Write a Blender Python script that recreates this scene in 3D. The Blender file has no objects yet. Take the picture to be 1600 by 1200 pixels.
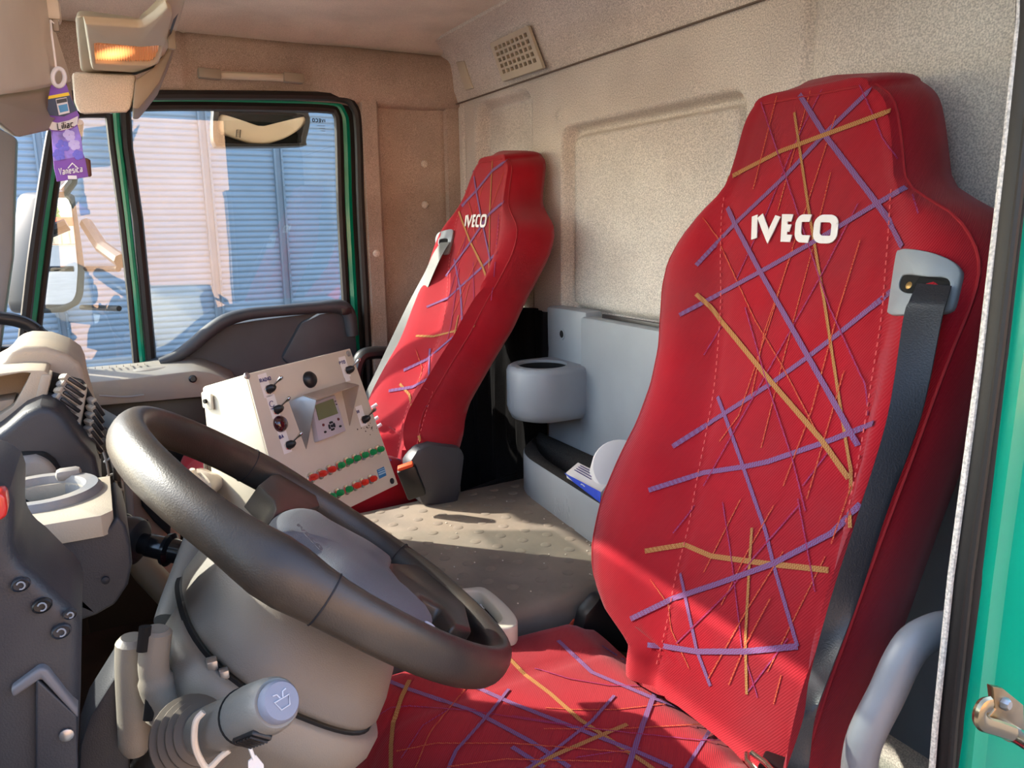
import bpy, bmesh, math, random
import numpy as np
from mathutils import Vector, Matrix
random.seed(7)
rng = np.random.default_rng(7)
SC = bpy.context.scene
COL = SC.collection
R = math.radians
# ------------------------------------------------------------------ camera
# world frame: X across the cab towards the passenger door, Y forwards, Z up; the lens is the origin
FPX = 1200.0
_dX = np.array([-660., -242., 1200.]); _dX /= np.linalg.norm(_dX)
_dZ = np.array([80., 5733., 1200.]); _dZ -= _dX * _dZ.dot(_dX); _dZ /= np.linalg.norm(_dZ)
_dY = np.cross(_dZ, _dX)
if _dY[0] > 0: _dY = -_dY
CM = np.stack([_dX, _dY, -_dZ], 1)          # camera (right, down, forward) = CM @ world
cam = bpy.data.cameras.new('camera'); camo = bpy.data.objects.new('camera', cam); COL.objects.link(camo)
cam.sensor_width = 36.0; cam.lens = FPX / 1600 * 36.0; cam.clip_start = 0.02; cam.clip_end = 400
right, down, fwd = CM[0], CM[1], CM[2]
camo.matrix_world = Matrix((( right[0], -down[0], -fwd[0], 0), (right[1], -down[1], -fwd[1], 0), (right[2], -down[2], -fwd[2], 0), (0, 0, 0, 1)))
SC.camera = camo
# ------------------------------------------------------------------ world, sun, exposure
SUN_AZ, SUN_EL = R(40), R(34)               # azimuth from +Y towards +X
SUN = Vector((math.sin(SUN_AZ) * math.cos(SUN_EL), math.cos(SUN_AZ) * math.cos(SUN_EL), math.sin(SUN_EL)))
w = bpy.data.worlds.new('sky'); SC.world = w; w.use_nodes = True
nt = w.node_tree
sky = nt.nodes.new('ShaderNodeTexSky'); sky.sky_type = 'NISHITA'; sky.sun_disc = False
sky.sun_elevation = SUN_EL; sky.sun_rotation = SUN_AZ; sky.air_density = 1.0; sky.dust_density = 1.5; sky.ozone_density = 1.0
nt.links.new(sky.outputs[0], nt.nodes['Background'].inputs[0])
nt.nodes['Background'].inputs[1].default_value = 0.60
sl = bpy.data.lights.new('sun', 'SUN'); sl.energy = 7.5; sl.angle = R(0.6); sl.color = (1.0, 0.93, 0.82)
so = bpy.data.objects.new('sun', sl); COL.objects.link(so)
so.rotation_euler = (-SUN).to_track_quat('-Z', 'Y').to_euler(); so.location = (3, 6, 6)
vs = SC.view_settings; vs.view_transform = 'Standard'; vs.look = 'None'; vs.gamma = 1.0; vs.use_curve_mapping = False
vs.exposure = 0.75

# ------------------------------------------------------------------ maths helpers
def ray(u, v):
    return CM.T @ np.array([(u - 800) / FPX, (v - 600) / FPX, 1.0])
def P(u, v, **k):                            # point of the picture on the plane x=, y= or z=
    r = ray(u, v); a, val = list(k.items())[0]
    return Vector(r * (val / r['xyz'.index(a)]))
def PL(u, v, c, n):                          # ... on the plane through c with normal n
    r = Vector(ray(u, v)); return r * (Vector(c).dot(n) / r.dot(n))
def lin(c):
    def f(x):
        x /= 255.0
        return x / 12.92 if x <= 0.04045 else ((x + 0.055) / 1.055) ** 2.4
    return (f(c[0]), f(c[1]), f(c[2]), 1.0)
def catmull(pts, k=6, closed=False):
    pts = [Vector(p) for p in pts]; n = len(pts); out = []
    rngi = range(n) if closed else range(n - 1)
    for i in rngi:
        p0 = pts[(i - 1) % n] if closed or i > 0 else pts[0] * 2 - pts[1]
        p1, p2 = pts[i], pts[(i + 1) % n]
        p3 = pts[(i + 2) % n] if closed or i + 2 < n else pts[-1] * 2 - pts[-2]
        for j in range(k):
            t = j / k
            out.append(0.5 * ((2 * p1) + (p2 - p0) * t + (2 * p0 - 5 * p1 + 4 * p2 - p3) * t * t + (3 * p1 - p0 - 3 * p2 + p3) * t ** 3))
    if not closed: out.append(pts[-1])
    return out

# ------------------------------------------------------------------ materials
MATS = {}
def M(name, rgb, rough=0.6, metal=0.0, bump=0.0, bscale=300.0, var=0.0, vscale=12.0, spk=0.0, sscale=700.0, alpha=1.0, spec=0.5, emit=0.0, dust=None, coat=0.0):
    if name in MATS: return MATS[name]
    m = bpy.data.materials.new(name); m.use_nodes = True; MATS[name] = m
    n = m.node_tree.nodes; l = m.node_tree.links; b = n['Principled BSDF']
    b.inputs['Roughness'].default_value = rough; b.inputs['Metallic'].default_value = metal
    b.inputs['Specular IOR Level'].default_value = spec
    if coat: b.inputs['Coat Weight'].default_value = coat; b.inputs['Coat Roughness'].default_value = 0.08
    c = lin(rgb); b.inputs['Base Color'].default_value = c
    tc = n.new('ShaderNodeTexCoord')
    cur = None
    def mixin(tex_scale, amount, detail, col2=None, lo=0.35, hi=0.65):
        nonlocal cur
        t = n.new('ShaderNodeTexNoise'); t.inputs['Scale'].default_value = tex_scale; t.inputs['Detail'].default_value = detail
        l.new(tc.outputs['Object'], t.inputs['Vector'])
        mr = n.new('ShaderNodeMapRange'); mr.inputs[1].default_value = lo; mr.inputs[2].default_value = hi
        l.new(t.outputs['Fac'], mr.inputs[0])
        mx = n.new('ShaderNodeMix'); mx.data_type = 'RGBA'
        if col2 is None:
            mx.blend_type = 'MULTIPLY'; mx.inputs[0].default_value = 1.0
            r2 = n.new('ShaderNodeMapRange'); r2.inputs[3].default_value = 1 - amount; r2.inputs[4].default_value = 1 + amount * 0.6
            l.new(mr.outputs[0], r2.inputs[0]); l.new(r2.outputs[0], mx.inputs[7])
        else:
            mu = n.new('ShaderNodeMath'); mu.operation = 'MULTIPLY'; mu.inputs[1].default_value = amount
            l.new(mr.outputs[0], mu.inputs[0]); l.new(mu.outputs[0], mx.inputs[0]); mx.inputs[7].default_value = col2
        if cur is None: mx.inputs[6].default_value = c
        else: l.new(cur, mx.inputs[6])
        cur = mx.outputs[2]
        return t
    if var: mixin(vscale, var, 4)
    if dust: mixin(dust[1], dust[2], 5, lin(dust[0]), 0.4, 0.75)
    if spk: mixin(sscale, spk, 2)
    if cur is not None: l.new(cur, b.inputs['Base Color'])
    if bump:
        t = n.new('ShaderNodeTexNoise'); t.inputs['Scale'].default_value = bscale; t.inputs['Detail'].default_value = 3
        l.new(tc.outputs['Object'], t.inputs['Vector'])
        bp = n.new('ShaderNodeBump'); bp.inputs['Strength'].default_value = bump; bp.inputs['Distance'].default_value = 0.002
        l.new(t.outputs['Fac'], bp.inputs['Height']); l.new(bp.outputs[0], b.inputs['Normal'])
    if emit: b.inputs['Emission Color'].default_value = c; b.inputs['Emission Strength'].default_value = emit
    return m

felt = M('grey_beige_felt', (218, 210, 198), 0.95, var=0.10, vscale=5, spk=0.30, sscale=420, bump=0.4, bscale=420, spec=0.1, dust=((160, 138, 124), 3.0, 0.35))
felt_roof = M('roof_felt', (224, 212, 196), 0.95, var=0.12, vscale=7, spk=0.16, sscale=600, bump=0.25, bscale=500, spec=0.1)
felt_brown = M('brown_felt', (178, 160, 146), 0.95, var=0.2, vscale=5, spk=0.3, sscale=500, bump=0.5, bscale=450, spec=0.1)
felt_black = M('black_felt', (22, 21, 22), 0.95, spk=0.4, sscale=800, bump=0.5, bscale=500, spec=0.05)
beige_plastic = M('beige_plastic', (196, 186, 164), 0.5, bump=0.05, bscale=900, var=0.05)
beige_dark = M('beige_plastic_edge', (150, 138, 120), 0.55)
grey_plastic = M('grey_plastic', (140, 147, 152), 0.48, bump=0.12, bscale=900, var=0.10, vscale=6)
grey_dusty = M('dusty_grey_plastic', (112, 114, 118), 0.55, bump=0.12, bscale=900, dust=((172, 156, 132), 14, 0.75))
col_grey = M('column_plastic', (128, 125, 118), 0.45, bump=0.15, bscale=800, dust=((150, 138, 118), 10, 0.5))
dash_grey = M('dash_plastic', (32, 36, 44), 0.5, bump=0.15, bscale=800, dust=((80, 78, 74), 9, 0.35))
dash_cream = M('dash_top_sunlit_dusty', (158, 148, 132), 0.6, bump=0.15, bscale=700, dust=((190, 174, 148), 8, 0.6))  # dusty plastic with sunlight painted into its cream base
door_plastic = M('door_plastic', (60, 64, 70), 0.5, bump=0.2, bscale=900, var=0.1)
ledge_plastic = M('ledge_plastic', (140, 136, 128), 0.5, bump=0.1, bscale=900, dust=((170, 156, 130), 12, 0.5))
black_plastic = M('black_plastic', (24, 24, 26), 0.42, bump=0.05, bscale=800)
rubber = M('black_rubber', (24, 20, 19), 0.55, bump=0.1, bscale=300)
green_paint = M('green_paint', (0, 150, 118), 0.28, coat=0.6, var=0.06, vscale=9)
cream_metal = M('cream_metal', (204, 196, 178), 0.5, var=0.05, vscale=8, bump=0.05, bscale=200)
steel = M('bare_steel', (172, 172, 170), 0.38, 0.85, var=0.1, vscale=30)
chrome = M('chrome', (215, 210, 200), 0.18, 1.0)
leather = M('worn_black_leather', (40, 36, 34), 0.40, bump=0.12, bscale=700, dust=((120, 104, 86), 6, 0.5))
hub_grey = M('hub_grey_plastic', (92, 96, 102), 0.55, bump=0.3, bscale=1100, var=0.08)
white_plastic = M('white_plastic', (222, 224, 226), 0.5)
white_paper = M('white_paper', (228, 226, 222), 0.8)
mat_rubber = M('tunnel_mat', (122, 112, 100), 0.8, var=0.22, vscale=9, bump=0.25, bscale=90, dust=((150, 134, 114), 6, 0.6))
floor_mat = M('brown_floor_mat', (66, 50, 42), 0.9, var=0.3, vscale=10)
carpet = M('charcoal_carpet', (62, 60, 58), 0.95, spk=0.6, sscale=900, bump=0.8, bscale=700, spec=0.05)
belt_mat = M('black_webbing', (38, 40, 44), 0.45, bump=0.25, bscale=600)
belt_grey = M('grey_webbing', (70, 70, 67), 0.5, bump=0.25, bscale=600)
orange = M('orange_button', (235, 84, 44), 0.4)
red_lens = M('red_lens', (196, 40, 24), 0.22, coat=0.5)
green_lens = M('green_lens', (10, 130, 66), 0.22, coat=0.5)
screen_green = M('lcd_screen', (96, 100, 62), 0.25)
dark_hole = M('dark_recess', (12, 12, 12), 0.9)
blue_label = M('blue_label', (24, 104, 158), 0.5)
blue_card = M('blue_card', (44, 82, 214), 0.45)
red_card = M('red_card', (200, 44, 34), 0.5)
purple = M('purple_print', (122, 76, 172), 0.5)
lilac_print = M('lilac_print', (150, 132, 226), 0.5, var=0.45, vscale=60)
yellow_print = M('yellow_print', (240, 208, 40), 0.5)
blue_print = M('blue_print', (70, 150, 200), 0.5)
ink = M('black_ink', (20, 20, 26), 0.7)
ink_blue = M('dark_blue_ink', (50, 46, 110), 0.7)
gal = M('galvanised_sheet', (126, 142, 154), 0.5, 0.25, var=0.06, vscale=2)
gal_post = M('galvanised_post', (112, 128, 140), 0.5, 0.25, var=0.08, vscale=3)
asphalt = M('asphalt', (120, 118, 116), 0.9, var=0.15, vscale=2, bump=0.3, bscale=60)
warm_wall_mat = M('warm_rendered_wall', (222, 174, 134), 0.9, var=0.08, vscale=1.5)
cream_mirror = M('cream_mirror_reflection', (252, 224, 186), 0.45)
thread = M('pale_thread', (190, 70, 70), 0.7)
badge_white = M('white_embroidery', (226, 220, 214), 0.8, bump=0.3, bscale=900)
red_dark = M('red_piping', (150, 14, 26), 0.8)

def fabric(name, rgb, stain=True):           # red twill with a fine diagonal rib
    m = M(name, rgb, 0.9, spec=0.12, var=0.10, vscale=9, dust=((96, 60, 62), 6, 0.30) if stain else None)
    n = m.node_tree.nodes; l = m.node_tree.links; b = n['Principled BSDF']
    tc = n.new('ShaderNodeTexCoord'); wv = n.new('ShaderNodeTexWave')
    wv.wave_type = 'BANDS'; wv.bands_direction = 'DIAGONAL'; wv.inputs['Scale'].default_value = 200; wv.inputs['Distortion'].default_value = 0.4
    l.new(tc.outputs['Object'], wv.inputs['Vector'])
    bp = n.new('ShaderNodeBump'); bp.inputs['Strength'].default_value = 0.35; bp.inputs['Distance'].default_value = 0.001
    l.new(wv.outputs['Fac'], bp.inputs['Height']); l.new(bp.outputs[0], b.inputs['Normal'])
    b.inputs['Sheen Weight'].default_value = 0.15; b.inputs['Sheen Roughness'].default_value = 0.5
    return m
red_fabric = fabric('red_twill', (156, 18, 32))
red_fabric_side = fabric('red_side_cloth', (150, 14, 24), False)
def woven(name, a, bcol):                     # stripe yarn woven through the red ground
    m = bpy.data.materials.new(name); m.use_nodes = True
    n = m.node_tree.nodes; l = m.node_tree.links; b = n['Principled BSDF']; b.inputs['Roughness'].default_value = 0.9
    b.inputs['Specular IOR Level'].default_value = 0.1
    tc = n.new('ShaderNodeTexCoord'); ck = n.new('ShaderNodeTexChecker'); ck.inputs['Scale'].default_value = 620
    ck.inputs[1].default_value = lin(a); ck.inputs[2].default_value = lin(bcol)
    l.new(tc.outputs['Object'], ck.inputs['Vector']); l.new(ck.outputs[0], b.inputs['Base Color'])
    return m
lilac_yarn = woven('lilac_yarn', (116, 97, 137), (120, 60, 94))
ochre_yarn = woven('ochre_yarn', (172, 130, 80), (146, 86, 52))
lilac_thin = woven('thin_lilac_yarn', (140, 70, 112), (150, 30, 60))
ochre_thin = woven('thin_ochre_yarn', (190, 104, 70), (170, 40, 40))

def glass_mat(name, tint, refl):
    m = bpy.data.materials.new(name); m.use_nodes = True
    n = m.node_tree.nodes; l = m.node_tree.links; n.remove(n['Principled BSDF'])
    t = n.new('ShaderNodeBsdfTransparent'); t.inputs[0].default_value = (*tint, 1)
    g = n.new('ShaderNodeBsdfGlossy'); g.inputs['Roughness'].default_value = 0.0
    lw = n.new('ShaderNodeLayerWeight'); lw.inputs[0].default_value = 0.5
    pw = n.new('ShaderNodeMath'); pw.operation = 'POWER'; pw.inputs[1].default_value = 5.0; l.new(lw.outputs['Facing'], pw.inputs[0])
    ad = n.new('ShaderNodeMath'); ad.operation = 'ADD'; ad.inputs[1].default_value = refl + 0.04; ad.use_clamp = True
    l.new(pw.outputs[0], ad.inputs[0])
    mx = n.new('ShaderNodeMixShader'); l.new(ad.outputs[0], mx.inputs[0]); l.new(t.outputs[0], mx.inputs[1]); l.new(g.outputs[0], mx.inputs[2])
    l.new(mx.outputs[0], n['Material Output'].inputs[0])
    return m
side_glass = glass_mat('side_window_glass', (0.94, 0.965, 0.955), 0.065)
screen_glass = glass_mat('windscreen_glass', (0.96, 0.98, 0.97), 0.01)
band_glass = glass_mat('tinted_band_glass', (0.62, 0.66, 0.65), 0.01)
mirror_mat = M('mirror_silver', (225, 230, 235), 0.0, 1.0)

# ------------------------------------------------------------------ mesh helpers
class MB:
    def __init__(s): s.v = []; s.f = []
    def add(s, vs, fs):
        o = len(s.v); s.v += [Vector(p) for p in vs]; s.f += [[i + o for i in f] for f in fs]; return s
    def box(s, c, size, rot=None):
        c = Vector(c); hx, hy, hz = [q / 2 for q in size]
        vs = [Vector((x, y, z)) for z in (-hz, hz) for x, y in ((-hx, -hy), (hx, -hy), (hx, hy), (-hx, hy))]
        if rot is not None: vs = [rot @ p for p in vs]
        return s.add([p + c for p in vs], [[3, 2, 1, 0], [4, 5, 6, 7], [0, 1, 5, 4], [1, 2, 6, 5], [2, 3, 7, 6], [3, 0, 4, 7]])
    def grid(s, rows, loop_u=False, loop_v=False):
        nr, nc = len(rows), len(rows[0]); vs = [p for r in rows for p in r]; fs = []
        for i in range(nr if loop_v else nr - 1):
            for j in range(nc if loop_u else nc - 1):
                a, b = i, (i + 1) % nr; c, d = j, (j + 1) % nc
                fs.append([a * nc + c, a * nc + d, b * nc + d, b * nc + c])
        return s.add(vs, fs)
    def cap(s, ring):
        ring = [Vector(p) for p in ring]; c = sum(ring, Vector()) / len(ring); n = len(ring)
        return s.add(ring + [c], [[i, (i + 1) % n, n] for i in range(n)])
    def tube(s, pts, r, n=10, closed=False, caps=True, flat=1.0, up=(0, 0, 1)):
        pts = [Vector(p) for p in pts]; m = len(pts); rows = []
        rr = r if isinstance(r, (list, tuple)) else [r] * m
        prev = None
        for i, p in enumerate(pts):
            a = pts[(i - 1) % m] if closed or i > 0 else p; b = pts[(i + 1) % m] if closed or i < m - 1 else p
            t = (b - a).normalized()
            if prev is None:
                u = Vector(up); u = (u - t * u.dot(t))
                if u.length < 1e-4: u = Vector((1, 0, 0)) - t * t.x
            else: u = prev - t * prev.dot(t)
            u.normalize(); prev = u; q = t.cross(u)
            rows.append([p + (u * math.cos(2 * math.pi * k / n) * flat + q * math.sin(2 * math.pi * k / n)) * rr[i] for k in range(n)])
        s.grid(rows, True, closed)
        if caps and not closed: s.cap(rows[0][::-1]); s.cap(rows[-1])
        return s
    def lathe(s, prof, o, ax, n=24, caps=True, sx=1.0, ref=(0.13, 0.31, 0.94)):
        ax = Vector(ax).normalized(); u = Vector(ref); u = (u - ax * u.dot(ax)).normalized(); q = ax.cross(u); o = Vector(o)
        rows = [[o + ax * h + (u * math.cos(2 * math.pi * k / n) * sx + q * math.sin(2 * math.pi * k / n)) * r for k in range(n)] for r, h in prof]
        s.grid(rows, True)
        if caps: s.cap(rows[0][::-1]); s.cap(rows[-1])
        return s
    def prism(s, poly, ext):
        poly = [Vector(p) for p in poly]; n = len(poly); e = Vector(ext)
        return s.add(poly + [p + e for p in poly], [list(range(n))[::-1], list(range(n, 2 * n))] + [[i, (i + 1) % n, n + (i + 1) % n, n + i] for i in range(n)])
    def ringplate(s, outer, inner, ext, k=48):      # plate with a hole; outer and inner are closed outlines
        def res(pl, c, nrm):
            pl = [Vector(p) for p in pl]; L = [0]
            for i in range(len(pl)): L.append(L[-1] + (pl[(i + 1) % len(pl)] - pl[i]).length)
            return pl, L
        def samp(pl, L, t):
            t = (t % 1) * L[-1]
            for i in range(len(pl)):
                if t <= L[i + 1]: 
                    return pl[i].lerp(pl[(i + 1) % len(pl)], (t - L[i]) / max(1e-9, L[i + 1] - L[i]))
            return pl[0]
        po, Lo = res(outer, 0, 0); pi, Li = res(inner, 0, 0); e = Vector(ext)
        O = [samp(po, Lo, i / k) for i in range(k)]
        c = sum(pi, Vector()) / len(pi)
        I = []
        for p in O:                                   # nearest direction match
            best = max((samp(pi, Li, j / 200) for j in range(200)), key=lambda q: (q - c).normalized().dot((p - c).normalized()))
            I.append(best)
        rows = [O, [p + e for p in O], [p + e for p in I], I]
        return s.grid(rows, True, True)
    def build(s, name, mat, parent=None, bevel=0.0, seg=2, ang=35, smooth=True, kind=None, label=None, sub=0):
        me = bpy.data.meshes.new(name)
        off = parent_loc(parent)
        me.from_pydata([p - off for p in s.v], [], s.f)
        bm = bmesh.new(); bm.from_mesh(me)
        bmesh.ops.remove_doubles(bm, verts=bm.verts, dist=1e-5)
        bmesh.ops.recalc_face_normals(bm, faces=bm.faces)
        if bevel:
            ed = [e for e in bm.edges if len(e.link_faces) == 2 and e.calc_face_angle(0) > R(30)]
            bmesh.ops.bevel(bm, geom=ed, offset=bevel, segments=seg, profile=0.5, affect='EDGES', clamp_overlap=True)
        bm.to_mesh(me); bm.free()
        if smooth:
            me.shade_smooth(); me.set_sharp_from_angle(angle=R(ang))
        o = bpy.data.objects.new(name, me); COL.objects.link(o); me.materials.append(mat)
        if parent: o.parent = parent
        if kind: o['kind'] = kind
        if label: o['label'] = label
        if sub:
            md = o.modifiers.new('smooth', 'SUBSURF'); md.levels = sub; md.render_levels = sub
        return o
def parent_loc(p):
    v = Vector()
    while p: v += p.location; p = p.parent
    return v
def thing(name, label, cat, loc, group=None):
    o = bpy.data.objects.new(name, None); COL.objects.link(o); o.location = loc; o.empty_display_size = 0.02
    o['label'] = label; o['category'] = cat
    if group: o['group'] = group
    return o
def tag(o, label, cat, group=None):
    o['label'] = label; o['category'] = cat
    if group: o['group'] = group
    return o
def dup(root, label=None):
    r = root.copy(); COL.objects.link(r)
    if label: r['label'] = label
    for ch in list(root.children):
        c = ch.copy(); COL.objects.link(c); c.parent = r
        for g in ch.children:
            d = g.copy(); COL.objects.link(d); d.parent = c
    return r
FL = -1.0                                       # cab floor height
ST = 'structure'
# stroke letters (unit cell 0..1 x 0..1), used for raised or printed words
LET = {
 'I': [[(.5, 0), (.5, 1)]], 'V': [[(0, 1), (.5, 0), (1, 1)]], 'E': [[(1, 1), (.1, 1), (.1, 0), (1, 0)], [(.1, .5), (.85, .5)]],
 'C': [[(1, .85), (.8, 1), (.2, 1), (0, .8), (0, .2), (.2, 0), (.8, 0), (1, .15)]],
 'O': [[(.2, 0), (0, .2), (0, .8), (.2, 1), (.8, 1), (1, .8), (1, .2), (.8, 0), (.2, 0)]],
 'L': [[(0, 1), (0, 0), (.9, 0)]], 'i': [[(.5, 0), (.5, .6)], [(.5, .8), (.5, .92)]], 'l': [[(.5, 0), (.5, 1)]],
 'a': [[(.1, .6), (.8, .6), (.8, 0)], [(.8, .3), (.2, .3), (.1, 0), (.8, 0)]], 'c': [[(.9, .6), (.2, .6), (.1, .4), (.1, .1), (.2, 0), (.9, 0)]],
 'n': [[(.1, 0), (.1, .6)], [(.1, .45), (.35, .62), (.8, .55), (.85, 0)]], 'e': [[(.15, .32), (.85, .32), (.8, .6), (.2, .6), (.1, .3), (.25, 0), (.85, .05)]],
 's': [[(.85, .58), (.2, .6), (.15, .35), (.8, .28), (.8, 0), (.1, .02)]], 't': [[(.4, .9), (.4, .1), (.7, 0)], [(.1, .62), (.8, .62)]],
 'o': [[(.1, .1), (.1, .5), (.3, .62), (.75, .6), (.85, .4), (.8, .05), (.3, 0), (.1, .1)]], 'R': [[(0, 0), (0, 1), (.8, 1), (.9, .7), (.7, .5), (0, .5)], [(.5, .5), (.95, 0)]],
 'A': [[(0, 0), (.5, 1), (1, 0)], [(.2, .4), (.8, .4)]], 'D': [[(0, 0), (0, 1), (.6, 1), (.95, .7), (.95, .3), (.6, 0), (0, 0)]], '8': [[(.2, .5), (.1, .8), (.5, 1), (.9, .8), (.8, .5), (.2, .5), (.05, .2), (.5, 0), (.95, .2), (.8, .5)]],
 'P': [[(0, 0), (0, 1), (.85, 1), (.9, .6), (0, .5)]], 'B': [[(0, 0), (0, 1), (.8, .95), (.8, .55), (0, .5)], [(.8, .5), (.9, .1), (0, 0)]], 'M': [[(0, 0), (0, 1), (.5, .4), (1, 1), (1, 0)]], 'T': [[(.5, 0), (.5, 1)], [(0, 1), (1, 1)]],
 'G': [[(1, .8), (.7, 1), (.2, 1), (0, .7), (0, .3), (.2, 0), (.9, 0), (.9, .45), (.5, .45)]],
}
def stroke(mb, pts, wid, nrm, lift=0.0, th=0.0006):    # flat mitred ribbon through pts, lying on the surface with normals nrm
    pts = [Vector(p) for p in pts]; n = len(pts); rows = []
    for i, p in enumerate(pts):
        nn = Vector(nrm[i] if isinstance(nrm, list) else nrm).normalized()
        a = (p - pts[i - 1]).normalized() if i > 0 else None; b = (pts[i + 1] - p).normalized() if i < n - 1 else None
        t = (a or b) if (a is None or b is None) else ((a + b).normalized() if (a + b).length > 1e-3 else a)
        q = nn.cross(t).normalized(); k = 1.0
        if a is not None and b is not None: k = 1 / max(0.5, q.dot(nn.cross(a).normalized()))
        p = p + nn * lift
        rows.append([p + q * wid / 2 * k, p + q * wid / 2 * k + nn * th, p - q * wid / 2 * k + nn * th, p - q * wid / 2 * k])
    mb.grid(rows, True)
    mb.add(rows[0], [[0, 1, 2, 3]]); mb.add(rows[-1], [[3, 2, 1, 0]])
def word(mb, txt, o, ux, uy, h, wid, sp=0.35, sw=None, lift=0.0, asp=0.62, th=0.0006):   # word along ux, letter height h along uy
    ux = Vector(ux).normalized(); uy = Vector(uy).normalized(); n = ux.cross(uy).normalized(); x = 0.0; o = Vector(o)
    for ch in txt:
        if ch == ' ': x += h * asp; continue
        lw = h * asp * (0.25 if ch in 'Iil' else 1.0)
        for stq in LET.get(ch, []):
            stroke(mb, [o + ux * (x + a * lw) + uy * (b * h) for a, b in stq], wid, n, lift, th)
        x += lw + h * sp

# ================================================================== the setting
XN, XF = 0.33, 2.08                             # inner door planes, near and far
YW, ZC = -0.95, 0.47                            # rear wall, ceiling
MB().box((1.2, -0.15, FL - 0.03), (1.9, 1.7, 0.06)).build('floor', floor_mat, kind=ST, bevel=0.005)
# --- rear wall: pressed felt panel with recesses, as one relief surface
def sstep(a, b, x): t = np.clip((x - a) / (b - a), 0, 1); return t * t * (3 - 2 * t)
def rrect(x, z, x0, x1, z0, z1, r, soft):       # 1 inside a rounded rectangle, 0 outside
    cx, cz, hx, hz = (x0 + x1) / 2, (z0 + z1) / 2, (x1 - x0) / 2 - r, (z1 - z0) / 2 - r
    d = np.hypot(np.maximum(abs(x - cx) - hx, 0), np.maximum(abs(z - cz) - hz, 0)) - r
    return 1 - sstep(-soft, 0, d)
xs = np.concatenate([np.linspace(0.36, 0.8, 12), np.linspace(0.81, 0.9, 22), np.linspace(0.92, 1.5, 70), np.linspace(1.505, 1.545, 9), np.linspace(1.56, 2.16, 76)])
zs = np.concatenate([np.linspace(FL, -0.35, 8), np.linspace(-0.33, -0.12, 26), np.linspace(-0.11, 0.16, 16), np.linspace(0.165, 0.335, 46)])
X, Z = np.meshgrid(xs, zs)
D = np.zeros_like(X)
D -= 0.034 * rrect(X, Z, 0.965, 1.525, -0.215, 0.212, 0.035, 0.016)
D += 0.018 * rrect(X, Z, 0.985, 1.505, -0.195, 0.192, 0.03, 0.012)
D -= 0.034 * rrect(X, Z, 1.655, 1.965, -0.9, 0.318, 0.05, 0.022)
D -= 0.012 * np.exp(-((X - 0.845) / 0.008) ** 2) * sstep(0.1, 0.16, Z)
D += 0.010 * (1 - sstep(0.80, 0.845, X))
D -= 0.006 * np.exp(-((X - 2.04) / 0.006) ** 2) + 0.006 * np.exp(-((X - 2.085) / 0.006) ** 2)
for sx, sz in ((1.086, 0.227), (1.53, 0.235), (1.60, 0.02), (0.93, -0.05)):
    D += 0.004 * (1 - sstep(0.009, 0.013, np.hypot(X - sx, Z - sz)))
rows = [[Vector((X[i, j], YW + D[i, j], Z[i, j])) for j in range(len(xs))] for i in range(len(zs))]
mb = MB(); mb.grid(rows); mb.add([(0.36, YW - .06, FL), (2.16, YW - .06, FL), (2.16, YW - .06, .5), (.36, YW - .06, .5)], [[0, 1, 2, 3]])
wall_rear = mb.build('wall_rear', felt, kind=ST, ang=60)
# upper liner band above the seam, leaning forwards to the roof
mb = MB(); prof = [(-0.99, 0.330), (-0.946, 0.330), (-0.943, 0.336), (-0.932, 0.36), (-0.925, 0.43), (-0.905, 0.462), (-0.86, 0.474), (-0.86, 0.50), (-0.99, 0.50)]
mb.grid([[Vector((x, y, z)) for y, z in prof] for x in np.linspace(0.36, 2.15, 30)], True)
trim1 = mb.build('trim_1', felt, kind=ST, ang=50)
mb = MB(); mb.box((1.22, -0.941, 0.328), (1.72, 0.006, 0.0022)); mb.build('seam', M('seam_shadow_gap', (112, 98, 86), 0.9), trim1)
# ceiling with softened edges
mb = MB(); prof = []
for y in np.linspace(-0.93, 0.35, 28):
    prof.append((y, ZC + 0.012 - 0.085 * float(sstep(0.20, 0.35, y))))
mb.grid([[Vector((x, y, z - 0.028 * float(sstep(1.95, 2.12, x)))) for y, z in prof] for x in np.concatenate([np.linspace(.30, 1.9, 8), np.linspace(1.93, 2.14, 12)])])
mb.add([(.30, -.99, .56), (2.2, -.99, .56), (2.2, .37, .56), (.30, .37, .56)], [[0, 1, 2, 3]])
mb.box((1.24, .355, .475), (1.9, .02, .17)); mb.box((.31, -.3, .54), (.04, 1.3, .05)); mb.box((2.19, -.3, .52), (.05, 1.4, .10)); mb.box((1.24, -.98, .52), (1.9, .03, .12))
mb.build('ceiling', felt_roof, kind=ST, ang=60)
# far side above the door: felt header with a split line, a soft recess for the grab handle
mb = MB(); ys = np.linspace(0.33, -0.965, 120); rows = []
for k, (x, z) in enumerate([(2.16, 0.314), (2.085, 0.317), (2.075, 0.327), (2.07, 0.349), (2.068, 0.40), (2.075, 0.44), (2.10, 0.463), (2.16, 0.475)]):
    row = []
    for y in ys:
        rec = 0.016 * float(sstep(-.245, -.262, y) * (1 - sstep(-.545, -.565, y))) * (1.0 if k in (3, 4) else .4 if k in (2, 5) else 0)
        sp = 0.010 * math.exp(-((y + .246) / .004) ** 2) * (1 if 1 < k < 7 else 0)
        bul = 0.012 * float(sstep(-.56, -.62, y)) * (1 if 1 < k < 6 else 0)
        row.append(Vector((x + rec + sp - bul, y, z + (0.018 * float(sstep(-.62, -.66, y)) if k < 3 else 0) * -0.3)))
    rows.append(row)
mb.grid(rows); mb.build('trim_2', felt_brown, kind=ST, ang=60)
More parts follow.
